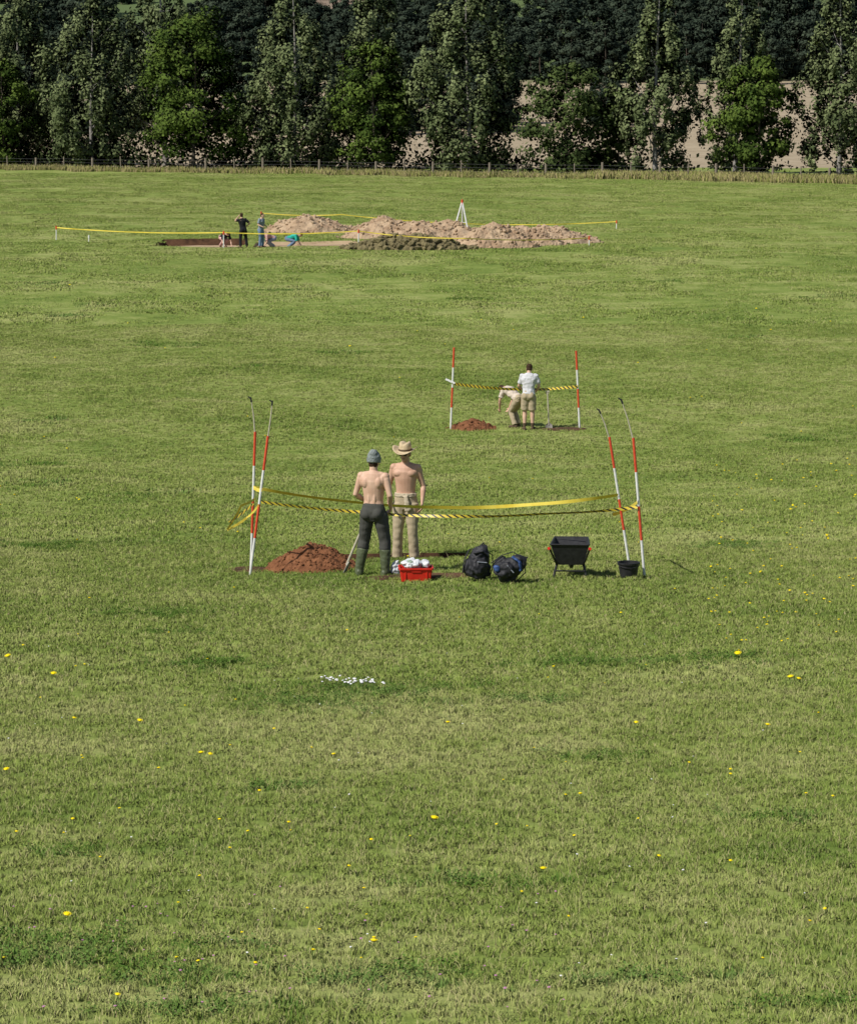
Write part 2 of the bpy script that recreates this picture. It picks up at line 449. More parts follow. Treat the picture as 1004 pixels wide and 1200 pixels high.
# ------------------------------------------------------------ scatter by geometry nodes
def scatter(name, pts, rot, scl, protos, idxs):
    me = bpy.data.meshes.new(name); me.vertices.add(len(pts)); me.vertices.foreach_set('co', np.asarray(pts, np.float32).ravel())
    rot = np.asarray(rot, np.float32)
    if rot.ndim == 1:
        r = np.zeros((len(pts), 3), np.float32); r[:, 2] = rot
    else: r = rot
    a = me.attributes.new('rot', 'FLOAT_VECTOR', 'POINT'); a.data.foreach_set('vector', r.ravel())
    a = me.attributes.new('scl', 'FLOAT', 'POINT'); a.data.foreach_set('value', np.asarray(scl, np.float32))
    a = me.attributes.new('pid', 'INT', 'POINT'); a.data.foreach_set('value', np.asarray(idxs, np.int32))
    o = link(bpy.data.objects.new(name, me))
    col = bpy.data.collections.new(name+'_parts')
    for i, m in enumerate(protos):
        col.objects.link(bpy.data.objects.new('%s_part_%02d' % (name, i), m))
    ng = bpy.data.node_groups.new(name, 'GeometryNodeTree')
    ng.interface.new_socket(name='Geometry', in_out='INPUT', socket_type='NodeSocketGeometry')
    ng.interface.new_socket(name='Geometry', in_out='OUTPUT', socket_type='NodeSocketGeometry')
    N = ng.nodes; L = ng.links
    gi = N.new('NodeGroupInput'); go = N.new('NodeGroupOutput')
    ci = N.new('GeometryNodeCollectionInfo'); ci.inputs['Collection'].default_value = col
    ci.inputs['Separate Children'].default_value = True; ci.inputs['Reset Children'].default_value = True
    iop = N.new('GeometryNodeInstanceOnPoints'); iop.inputs['Pick Instance'].default_value = True
    def na(n_, t_):
        x = N.new('GeometryNodeInputNamedAttribute'); x.data_type = t_; x.inputs['Name'].default_value = n_
        return next(s for s in x.outputs if s.enabled and s.name == 'Attribute')
    mp = N.new('GeometryNodeMeshToPoints')
    L.new(gi.outputs[0], mp.inputs[0]); L.new(mp.outputs[0], iop.inputs['Points'])
    L.new(ci.outputs[0], iop.inputs['Instance'])
    L.new(na('pid', 'INT'), iop.inputs['Instance Index'])
    L.new(na('rot', 'FLOAT_VECTOR'), iop.inputs['Rotation']); L.new(na('scl', 'FLOAT'), iop.inputs['Scale'])
    L.new(iop.outputs[0], go.inputs[0])
    md = o.modifiers.new('scatter', 'NODES'); md.node_group = ng
    return o

def blades(r, X, Y, h0, h1, w, lean, dryp, H=None):
    n = len(X)
    h = r.uniform(h0, h1, n) if H is None else H*r.uniform(h0, h1, n)
    la = r.uniform(0, 6.283, n); l = h*lean*r.uniform(.2, 1.2, n); lx, ly = np.cos(la)*l, np.sin(la)*l
    wa = r.uniform(0, 6.283, n); wx, wy = np.cos(wa)*w*.5, np.sin(wa)*w*.5
    z0 = np.full(n, -.02)
    V = np.stack([np.stack([X-wx, Y-wy, z0], 1), np.stack([X+wx, Y+wy, z0], 1), np.stack([X+lx*.35-wx*.8, Y+ly*.35-wy*.8, h*.6], 1),
                  np.stack([X+lx*.35+wx*.8, Y+ly*.35+wy*.8, h*.6], 1), np.stack([X+lx, Y+ly, h], 1)], 1).reshape(-1, 3)
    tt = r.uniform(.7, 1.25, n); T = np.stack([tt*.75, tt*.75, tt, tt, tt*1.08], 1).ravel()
    dv = np.where(r.uniform(size=n) < dryp, r.uniform(.4, 1, n), 0); Dy = np.repeat(dv, 5)
    b = np.arange(n)[:, None]*5
    Fc = np.concatenate([b+np.array([[0, 1, 3]]), b+np.array([[0, 3, 2]]), b+np.array([[2, 3, 4]])])
    return V, Fc, T, Dy
def clump_xy(r, n, S, per, sd):
    nc = max(1, n//per); cx_ = r.uniform(-S/2, S/2, nc); cy_ = r.uniform(-S/2, S/2, nc); k = r.integers(0, nc, n)
    ch = r.uniform(.6, 1.15, nc)
    return cx_[k]+r.normal(0, sd, n), cy_[k]+r.normal(0, sd, n), ch[k]
def grass_mesh(name, seed, S, parts, mat, disc=False):
    r = np.random.default_rng(seed); VV = []; FF = []; TT = []; DD = []; o = 0
    for (kind, n, h0, h1, w, lean, dry, per, sd_) in parts:
        if disc:
            an = r.uniform(0, 6.283, n); q = S*np.sqrt(r.uniform(0, 1, n)); X, Y, ch = q*np.cos(an), q*np.sin(an), None
        else: X, Y, ch = clump_xy(r, n, S, per, sd_)
        if kind == 'b': V, Fc, T, Dy = blades(r, X, Y, h0, h1, w, lean, dry, ch)
        else:
            z = r.uniform(h0, h1, n); V, Q, _ = leaves(np.column_stack([X, Y, z]), w, r, 1.6)
            Fc = np.concatenate([Q[:, [0, 1, 2]], Q[:, [0, 2, 3]]]); T = np.repeat(r.uniform(.55, 1.0, n), 4); Dy = T*0
        VV.append(V); FF.append(Fc+o); TT.append(T); DD.append(Dy); o += len(V)
    return mesh_np(name, np.concatenate(VV), np.concatenate(FF), mat, {'tint': np.concatenate(TT), 'dry': np.concatenate(DD)})

def inside_excl(x, y):
    m = np.zeros(len(x), bool)
    for p in PITS: m |= (x > p[0]-.06) & (x < p[1]+.06) & (y > p[2]-.02) & (y < p[3]+.06)
    for (a, b, c, d) in MOUNDS: m |= ((x-a)/c)**2+((y-b)/d)**2 < 1
    return m
PP = []; RR = []; II = []; SS = []
PR = []
def zone(d0, d1, S, variants, tuftmeshes, tuftdens, k=0.165, pad=0.8):
    i0 = len(PR); PR.extend(variants); i1 = len(PR); PR.extend(tuftmeshes); i2 = len(PR)
    y = d0+S/2
    while y < d1:
        hw = (y+S)*k+pad; x = -hw
        while x < hw:
            gx, gy = np.meshgrid(np.linspace(-S/2-.05, S/2+.05, 9), np.linspace(-S/2-.05, S/2+.05, 9))
            if inside_excl(gx.ravel()+x, gy.ravel()+y).any():
                n = int(S*S*tuftdens); tx = x+rng.uniform(-S/2, S/2, n); ty = y+rng.uniform(-S/2, S/2, n)
                ok = ~inside_excl(tx, ty); tx, ty = tx[ok], ty[ok]
                for a_, b_ in zip(tx, ty):
                    PP.append((a_, b_, Z(a_, b_))); RR.append((0, 0, rng.uniform(0, 6.28))); II.append(int(rng.integers(i1, i2))); SS.append(rng.uniform(.7, 1.2))
            else:
                e = S*.4
                rx_ = math.atan2(Z(x, y+e)-Z(x, y-e), 2*e); ry_ = -math.atan2(Z(x+e, y)-Z(x-e, y), 2*e)
                PP.append((x, y, Z(x, y))); RR.append((rx_, ry_, 0)); II.append(int(rng.integers(i0, i1))); SS.append(1.0)
            x += S
        y += S
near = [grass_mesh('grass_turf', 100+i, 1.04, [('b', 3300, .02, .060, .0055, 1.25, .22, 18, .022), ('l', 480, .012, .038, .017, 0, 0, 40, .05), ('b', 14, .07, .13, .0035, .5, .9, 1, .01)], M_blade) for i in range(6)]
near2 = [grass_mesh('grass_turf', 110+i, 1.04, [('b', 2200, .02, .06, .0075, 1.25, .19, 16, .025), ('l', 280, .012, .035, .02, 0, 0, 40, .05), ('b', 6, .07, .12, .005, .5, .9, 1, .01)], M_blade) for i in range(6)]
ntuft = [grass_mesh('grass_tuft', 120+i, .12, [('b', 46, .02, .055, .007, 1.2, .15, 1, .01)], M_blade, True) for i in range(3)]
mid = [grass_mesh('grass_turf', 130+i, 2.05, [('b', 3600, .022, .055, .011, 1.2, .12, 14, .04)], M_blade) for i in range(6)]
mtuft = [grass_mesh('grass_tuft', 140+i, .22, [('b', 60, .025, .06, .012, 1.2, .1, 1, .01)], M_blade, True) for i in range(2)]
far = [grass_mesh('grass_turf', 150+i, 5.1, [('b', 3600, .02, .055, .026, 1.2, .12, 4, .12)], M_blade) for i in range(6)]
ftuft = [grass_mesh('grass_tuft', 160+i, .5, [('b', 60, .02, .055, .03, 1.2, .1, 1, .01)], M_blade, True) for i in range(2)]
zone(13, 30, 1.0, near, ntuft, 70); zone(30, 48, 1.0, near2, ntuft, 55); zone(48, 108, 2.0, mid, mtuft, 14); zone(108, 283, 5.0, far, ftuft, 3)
print('grass', len(PP))
scatter('meadow_grass', PP, RR, SS, PR, II)

patches = [(182, 720, 45, 5), (245, 779, 60, 7), (410, 817, 105, 14), (700, 778, 105, 6), (850, 772, 45, 5), (172, 404, 26, 3), (105, 357, 22, 2),
  (55, 492, 30, 4), (80, 370, 20, 2), (975, 348, 30, 3), (235, 405, 30, 2), (395, 413, 30, 2.5), (300, 428, 22, 2), (60, 332, 20, 2), (90, 1120, 150, 22), (230, 1150, 90, 12), (470, 1150, 110, 12),
  (560, 1035, 70, 7), (200, 742, 40, 3), (45, 567, 40, 4), (170, 578, 40, 4), (40, 545, 30, 3), (930, 515, 40, 4), (770, 1150, 100, 9), (330, 925, 50, 4), (700, 890, 50, 5),
  (900, 960, 60, 5), (90, 1000, 50, 5), (960, 1180, 60, 8), (250, 1185, 120, 10), (620, 820, 50, 4), (780, 330, 25, 2), (860, 395, 30, 2), (60, 640, 35, 4), (860, 640, 40, 4), (560, 350, 30, 2), (330, 340, 20, 2)]
lp = [grass_mesh('lush_tuft', 200+i, .10, [('b', 36, .03, .08, .008, 1.0, .03, 1, .01)], M_lush, True) for i in range(2)]+[grass_mesh('lush_clover', 205+i, .10, [('l', 60, .02, .072, .022, 0, 0, 1, .01)], M_lush, True) for i in range(2)]
lp += [grass_mesh('lush_tuft_far', 210+i, .3, [('b', 34, .04, .09, .022, 1.0, .03, 1, .01)], M_lush, True) for i in range(2)]
X = []; Y = []; I = []; S = []
for (px, py, hw, hr) in patches:
    c = G(px, py); a = hw*c.y/F; b = abs(G(px, py-hr).y-G(px, py+hr).y)/2
    isfar = c.y > 52
    n = int(a*b*3.14*(75 if not isfar else 5))+6
    u = rng.normal(0, 0.6, (n, 2))
    X.append(c.x+u[:, 0]*a+0.3*a*np.sin(u[:, 1]*4)); Y.append(c.y+u[:, 1]*b); I.append(rng.integers(4, 6, n) if isfar else rng.integers(0, 4, n)); S.append(rng.uniform(0.5, 1.05, n))
X = np.concatenate(X); Y = np.concatenate(Y); I = np.concatenate(I); S = np.concatenate(S)
ok = ~inside_excl(X, Y); X, Y, I, S = X[ok], Y[ok], I[ok], S[ok]
scatter('clover_patches', np.column_stack([X, Y, zt(X, Y)]), rng.uniform(0, 6.28, len(X)), S, lp, I)

dp = [grass_mesh('dry_tuft', 230+i, .5, [('b', 50, .2, .6, .05, .5, .65, 1, .01)], M_drygrass, True) for i in range(3)]
n = 1700; px = rng.uniform(-250, 1300, n); px = np.concatenate([px, rng.uniform(700, 1300, 900)]); n = len(px)
D = 300-(px/1004.0)*44-1+rng.normal(0, 1.6, n)
x = (px-502)*D/F
scatter('long_dry_grass', np.column_stack([x, D, zt(x, D)]), rng.uniform(0, 6.28, n), rng.uniform(0.5, 1.2, n)*np.where(px > 700, 1.25, 1), dp, rng.integers(0, 3, n))

# distant woodland
wp = [tree_mesh('wood_tree', ('wood', 'wood', 'cone', 'wood')[i], 15, (11, 9, 7, 12)[i], 300+i, 4200, 0.72, M_hazywoodleaf, M_bark, 0.05, 10) for i in range(4)]
X = []; Y = []; S = []
def wrow(n, d0, d1, s0, s1, pxr=(-400, 1400), gaps=()):
    px = rng.uniform(pxr[0], pxr[1], n); D = rng.uniform(d0, d1, n)
    for gap in gaps:
        ok = ~((px > gap[0]) & (px < gap[1])); px, D = px[ok], D[ok]
    X.append((px-502)*D/F); Y.append(D); S.append(rng.uniform(s0, s1, len(px)))
wrow(210, 555, 595, 0.45, 0.8)
wrow(300, 600, 690, 0.5, 0.85, gaps=[(130, 215)]); wrow(60, 650, 690, .4, .55, (330, 480))
wrow(120, 705, 760, 0.7, 1.1, gaps=[(130, 215)])
wrow(560, 770, 960, 0.7, 1.2)
wrow(300, 960, 1250, 0.9, 1.5)
wrow(100, 395, 430, 0.35, 0.62, (-300, 590)); wrow(12, 400, 430, 0.3, 0.45, (690, 760))
X = np.concatenate(X); Y = np.concatenate(Y); S = np.concatenate(S)
scatter('distant_woodland', np.column_stack([X, Y, zt(X, Y)-0.3]), rng.uniform(0, 6.28, len(X)), S, wp, rng.integers(0, 4, len(X)))

# ------------------------------------------------------------ house
def box(bm, c, s, mi=0):
    r = bmesh.ops.create_cube(bm, size=1, matrix=Matrix.Translation(c) @ Matrix.Diagonal((*s, 1)))
    for v in r['verts']:
        for f in v.link_faces: f.material_index = mi
D = 697; x = (402-502)*D/F; z = Z(x, D)
he = empty('brick_house', (x, D, z+2.4), 0.1)
M_brick = nmat('brick', (0.22, 0.15, 0.11), (0.3, 0.21, 0.16), 6); M_tile = nmat('roof_tile', (0.16, 0.12, 0.085), (0.25, 0.19, 0.14), 5)
M_glass = nmat('window_glass', (0.02, 0.025, 0.03), (0.04, 0.05, 0.06), 2, 0.1, spec=0.5); M_white = nmat('white_paint', (0.7, 0.7, 0.68), (0.8, 0.8, 0.78), 8, 0.5)
bm = bmesh.new(); box(bm, (0, 0, 0), (14, 7, 5.4)); bm_obj('walls', bm, [M_brick], he)
bm = bmesh.new()
v = [bm.verts.new(c) for c in [(-7.5, -4, 2.7), (7.5, -4, 2.7), (7.5, 4, 2.7), (-7.5, 4, 2.7), (-7.5, 0, 5.2), (7.5, 0, 5.2)]]
for f in ((0, 1, 5, 4), (2, 3, 4, 5), (0, 4, 3), (1, 2, 5), (0, 3, 2, 1)): bm.faces.new([v[i] for i in f])
bm_obj('roof', bm, [M_tile], he)
bm = bmesh.new(); box(bm, (4, 0.5, 5.2), (0.9, 0.9, 2)); bm_obj('chimney', bm, [M_brick], he)
bm = bmesh.new()
for wx in (-4.5, -1.7, 1.7, 4.5):
    for wz in (-1.2, 1.3):
        box(bm, (wx, -3.53, wz), (1.3, 0.1, 1.2), 0); box(bm, (wx, -3.6, wz-.68), (1.5, 0.16, 0.12), 1); box(bm, (wx, -3.6, wz), (0.07, 0.06, 1.18), 1)
bm_obj('windows', bm, [M_glass, M_white], he)

# ------------------------------------------------------------ poles and tapes
M_red = nmat('red_paint', (0.55, 0.055, 0.025), (0.68, 0.09, 0.04), 20, 0.45)
M_polew = nmat('pole_white', (0.62, 0.61, 0.58), (0.78, 0.78, 0.76), 20, 0.45)
M_black = nmat('black_plastic', (0.012, 0.012, 0.013), (0.03, 0.03, 0.032), 15, 0.5)
M_cane = nmat('cane', (0.38, 0.34, 0.25), (0.55, 0.5, 0.4), 30, 0.7)
def pole(base, top, ext=None, r=0.019):
    base = Vector(base); top = Vector(top)
    e = empty('ranging_pole', base)
    bm = bmesh.new(); d = top-base; L = d.length; u = d/L
    cyl_bm(bm, -u*0.08, u*0.05, 0.004, r, 10, 0)
    n = 4
    for i in range(n):
        a = u*(0.05+(L-0.05)*i/n); b = u*(0.05+(L-0.05)*(i+1)/n)
        cyl_bm(bm, a, b, r, r, 12, 1 if i % 2 else 0)
    bm_obj('pole', bm, [M_polew, M_red], e)
    if ext is not None:
        ex = Vector(ext)-base; bm = bmesh.new()
        mid_ = d.lerp(ex, 0.5)+Vector((0.006, 0, 0))
        cyl_bm(bm, d-u*0.06, mid_, 0.010, 0.009, 8, 0); cyl_bm(bm, mid_, ex, 0.009, 0.007, 8, 0)
        w = (ex-mid_).normalized()
        cyl_bm(bm, ex-w*0.05, ex+w*0.02, 0.014, 0.011, 8, 1)
        cyl_bm(bm, ex+w*0.0, ex+Vector((-0.04, 0, 0.03)), 0.012, 0.008, 8, 1)
        bm_obj('cane', bm, [M_cane, M_black], e)
    return e
gB = G(293, 674); gD = G(755, 677); gA = G(294, 668); gC = G(737, 661)
pole(gB, P(314, 511, gB.y), P(319, 471, gB.y)); pole(gA, P(299, 506, gA.y), P(294, 467, gA.y))
pole(gD, P(742, 513, gD.y), P(728, 469, gD.y)); pole(gC, P(714, 512, gC.y), P(702, 481, gC.y))
m1 = G(528, 503); m2 = G(679, 502)
pole(m1, P(532, 407, m1.y), r=0.026); pole(m2, P(675, 411, m2.y), r=0.026)

def tape_mat(name, striped, freq=8.0):
    t = NT(name); at = t.new('ShaderNodeAttribute', attribute_name='along'); ac = t.new('ShaderNodeAttribute', attribute_name='across')
    yel = (0.72, 0.54, 0.06)
    if striped:
        s = t.math('ADD', t.math('MULTIPLY', at.outputs['Fac'], freq), t.math('MULTIPLY', ac.outputs['Fac'], 0.7))
        fr = t.math('FRACT', s); m = t.math('GREATER_THAN', fr, 0.58)
        c = t.mix(m, yel, (0.03, 0.03, 0.025))
    else:
        n = t.noise(t.new('ShaderNodeTexCoord').outputs['Object'], 6)
        c = t.ramp(n, [(0.3, (0.66, 0.5, 0.04)), (0.7, (0.78, 0.64, 0.1))])
    t.l.new(c, t.b.inputs['Base Color']); t.b.inputs['Roughness'].default_value = 0.4
    return t.m
M_tapeY = tape_mat('yellow_tape', False); M_tapeS = tape_mat('hazard_tape', True, 9.5)
def tape(name, pts, w, mat, sag=0.0, twist=0.5, seed=0, n=90, flutter=0.01):
    pts = [Vector(p) for p in pts]
    Vv = []; al = []; ac = []; L = 0; prev = None; rr = random.Random(seed)
    tot = len(pts)-1; tw = rr.uniform(-1, 1)
    for k in range(tot):
        A, B = pts[k], pts[k+1]; s = sag[k] if isinstance(sag, (list, tuple)) else sag
        for i in range(n+1 if k == tot-1 else n):
            u = i/n; p = A.lerp(B, u)-Vector((0, 0, 4*s*u*(1-u)))
            p += Vector((0, flutter*noise.noise(Vector((u*7, k, seed))), flutter*noise.noise(Vector((u*6, k+5, seed)))))
            if prev is not None: L += (p-prev).length
            prev = p
            an = twist*(noise.noise(Vector((L*0.7+tw, seed, 2.2)))*2.6)
            d = (B-A).normalized(); side = d.cross(Vector((0, 0, 1)));
            if side.length < 0.05: side = Vector((0, 1, 0))
            side.normalize(); up = side.cross(d).normalized()
            v = up*math.cos(an)+side*math.sin(an)
            Vv += [p-v*w/2, p+v*w/2]; al += [L, L]; ac += [0, 1]
    m = len(Vv)//2; b = np.arange(m-1)*2
    Q = np.stack([b, b+2, b+3, b+1], 1)
    return link(bpy.data.objects.new(name, mesh_np(name, [tuple(v) for v in Vv], Q, mat, {'along': al, 'across': ac}, True)))
fB = P(306, 588, gB.y-0.03); fD = P(747, 594, gD.y-0.03)
tape('barrier_tape', [fB, fD], 0.045, M_tapeS, 0.17, 0.8, 1)
rA = P(297, 571, gA.y-0.03); rC = P(724, 580, gC.y-0.03)
tape('barrier_tape', [rA, rC], 0.052, M_tapeY, 0.24, 0.8, 2)
tape('barrier_tape', [P(307, 574, gB.y-.03), rA], 0.05, M_tapeY, 0.02, 0.3, 3, 20)
tape('barrier_tape', [P(747, 588, gD.y-.03), P(735, 596, gC.y+.3), P(718, 603, gC.y)], 0.05, M_tapeY, 0.01, 0.3, 4, 20)
tape('barrier_tape', [P(299, 584, gA.y-.03), P(283, 592, gA.y-.2), P(266, 621, gA.y-.3), P(290, 606, gA.y-.1), P(303, 592, gB.y-.03)], 0.035, M_tapeY, 0.015, 0.6, 5, 20)
tape('barrier_tape', [P(297, 590, gA.y-.03), P(280, 604, gA.y-.2), P(268, 612, gA.y-.3)], 0.03, M_tapeS, 0.01, 0.6, 6, 20)
tape('barrier_tape', [P(530, 449, m1.y-.03), P(677, 453, m2.y-.03)], 0.075, M_tapeS, 0.11, 0.6, 7)
tape('barrier_tape', [P(522, 444, m1.y-.03), P(533, 449, m1.y-.05)], 0.05, M_polew, 0.0, 0.2, 8, 10)
def stake(px, row, h, name='marker_stake', mats=None):
    b = G(px, row); e = empty(name, b); bm = bmesh.new()
    cyl_bm(bm, (0, 0, -.1), (0.01, 0, h-0.18), 0.03, 0.03, 8, 0); cyl_bm(bm, (0.01, 0, h-0.18), (0.012, 0, h), 0.045, 0.04, 8, 1)
    bm_obj('shaft', bm, mats or [M_polew, M_red], e); return b+Vector((0, 0, h-0.08))
s1 = stake(66, 281, 0.75); s2 = stake(104, 283, 0.35, mats=[M_polew, M_polew])
s3 = stake(262, 290, 0.85); s4 = stake(690, 288, 0.5); s5 = stake(722, 268, 0.5); s6 = stake(306, 268, 1.0); s7 = stake(420, 292, 1.0)
tape('barrier_tape', [s1, s3, s7, P(545, 279, s4.y-4), s4], 0.05, M_tapeY, [0.12, 0.1, .1, .1], 0.3, 9, 60)
tape('barrier_tape', [s6, P(400, 251, s6.y), s5], 0.05, M_tapeY, [0.1, 0.35], 0.3, 10, 60)

g = G(541, 279); te = empty('sieve_tripod', g); bm = bmesh.new()
apex = Vector((0.02, 0, 1.9))
for (fx, fy) in ((-0.55, -0.35), (0.42, -0.45), (0.05, 0.65)):
    cyl_bm(bm, (fx, fy, -0.05), apex+Vector((fx*0.05, fy*0.05, 0)), 0.045, 0.04, 8, 0)
cyl_bm(bm, apex-Vector((0, 0, .08)), apex+Vector((0, 0, .18)), 0.07, 0.05, 10, 1)
cyl_bm(bm, (-.3, -.2, .85), (.24, -.25, .85), 0.02, 0.02, 6, 0); cyl_bm(bm, (-.3, -.2, .85), (.03, .36, .85), 0.02, 0.02, 6, 0)
bm_obj('legs', bm, [M_polew, M_red], te)

# ------------------------------------------------------------ humans
def ring_tube(V, Fc, pts, rads, side, seg=14):
    pts = [Vector(p) for p in pts]; o = len(V); side = Vector(side)
    for i, p in enumerate(pts):
        tg = (pts[min(i+1, len(pts)-1)]-pts[max(i-1, 0)]).normalized()
        a = side-tg*side.dot(tg)
        if a.length < 0.1: a = tg.orthogonal()
        a.normalize(); b = tg.cross(a)
        ra, rb = rads[i] if isinstance(rads[i], tuple) else (rads[i], rads[i])
        for k in range(seg):
            an = 6.28318530*k/seg; V.append(p+a*math.cos(an)*ra+b*math.sin(an)*rb)
        if i:
            for k in range(seg):
                Fc.append((o+(i-1)*seg+k, o+(i-1)*seg+(k+1) % seg, o+i*seg+(k+1) % seg, o+i*seg+k))
    Fc.append(tuple(o+k for k in range(seg))[::-1]); Fc.append(tuple(o+(len(pts)-1)*seg+k for k in range(seg)))
def ellip(V, Fc, c, ax, rad, seg=14, rings=9):
    c = Vector(c); X_, Y_, Z_ = ax; o = len(V)
    V.append(c+Z_*rad[2])
    for j in range(1, rings):
        ph = math.pi*j/rings
        for k in range(seg):
            an = 6.28318530*k/seg
            V.append(c+X_*(rad[0]*math.sin(ph)*math.cos(an))+Y_*(rad[1]*math.sin(ph)*math.sin(an))+Z_*(rad[2]*math.cos(ph)))
    V.append(c-Z_*rad[2]); last = len(V)-1
    for k in range(seg): Fc.append((o, o+1+k, o+1+(k+1) % seg))
    for j in range(rings-2):
        for k in range(seg):
            a = o+1+j*seg; b = a+seg; Fc.append((a+k, b+k, b+(k+1) % seg, a+(k+1) % seg))
    for k in range(seg): Fc.append((last, last-seg+(k+1) % seg, last-seg+k))
def fuse(name, V, Fc, voxel, mats, parent, smooth=3, fold=0.0, foldf=14, seed=0):
    me = bpy.data.meshes.new(name+'_src'); me.from_pydata([tuple(v) for v in V], [], Fc)
    bm = bmesh.new(); bm.from_mesh(me); bmesh.ops.recalc_face_normals(bm, faces=bm.faces); bm.to_mesh(me); bm.free()
    o = bpy.data.objects.new(name, me); scene.collection.objects.link(o)
    m = o.modifiers.new('r', 'REMESH'); m.mode = 'VOXEL'; m.voxel_size = voxel
    m = o.modifiers.new('s', 'SMOOTH'); m.factor = 0.5; m.iterations = smooth
    dg = bpy.context.evaluated_depsgraph_get()
    out = bpy.data.meshes.new_from_object(o.evaluated_get(dg)); out.name = name
    bpy.data.objects.remove(o); bpy.data.meshes.remove(me)
    if fold:
        nn = [v.normal.copy() for v in out.vertices]
        for v, n_ in zip(out.vertices, nn):
            c = v.co
            v.co = c+n_*fold*(noise.noise(Vector((c.x*foldf, c.y*foldf, c.z*foldf*1.7+seed)))+0.5*noise.noise(c*foldf*2.3+Vector((seed, 0, 0))))
    out.materials.clear()
    for q in mats: out.materials.append(q)
    out.polygons.foreach_set('use_smooth', [True]*len(out.polygons)); out.update()
    return link(bpy.data.objects.new(name, out), parent)

def skin_mat(name, c):
    c2 = tuple(min(1, a*1.1) for a in c); c1 = (c[0]*0.9, c[1]*0.82, c[2]*0.78)
    t = NT(name); co = t.new('ShaderNodeTexCoord').outputs['Object']
    t.l.new(t.ramp(t.noise(co, 7, 4), [(0.3, c1), (0.7, c2)]), t.b.inputs['Base Color'])
    t.b.inputs['Roughness'].default_value = 0.55; t.b.inputs['Specular IOR Level'].default_value = 0.3
    return t.m
M_skin = skin_mat('skin', (0.58, 0.39, 0.285)); M_skin2 = skin_mat('skin_tan', (0.52, 0.33, 0.235))
def cloth(name, c): return nmat(name, tuple(a*0.92 for a in c), tuple(min(1, a*1.06) for a in c), 6, 0.9, 0.3, 60, 0.003, 0.1)
M_hair = cloth('hair', (0.05, 0.03, 0.018))
M_eye = nmat('eye', (0.01, 0.008, 0.006), (0.02, 0.015, 0.01), 5, 0.2); M_lip = nmat('lips', (0.36, 0.14, 0.11), (0.4, 0.17, 0.13), 5, 0.5)
C_dark = cloth('dark_trousers', (0.07, 0.07, 0.062)); C_green = nmat('green_wellies', (0.06, 0.075, 0.035), (0.11, 0.13, 0.07), 7, 0.45)
C_khaki = cloth('khaki_trousers', (0.40, 0.33, 0.22)); C_white = cloth('white_shirt', (0.55, 0.55, 0.57)); C_grey = cloth('grey_shirt', (0.2, 0.24, 0.29))
C_black = cloth('black_shirt', (0.02, 0.02, 0.024)); C_jeans = cloth('jeans', (0.14, 0.2, 0.3)); C_teal = cloth('teal_shirt', (0.03, 0.36, 0.28)); C_pink = cloth('pink_shirt', (0.5, 0.3, 0.28))
C_beanie = cloth('beanie_wool', (0.20, 0.225, 0.22)); C_straw = nmat('straw', (0.4, 0.3, 0.17), (0.62, 0.5, 0.33), 30, 0.8); C_cream = cloth('cream_cloth', (0.46, 0.39, 0.28))
C_boot = cloth('boot', (0.1, 0.07, 0.045))

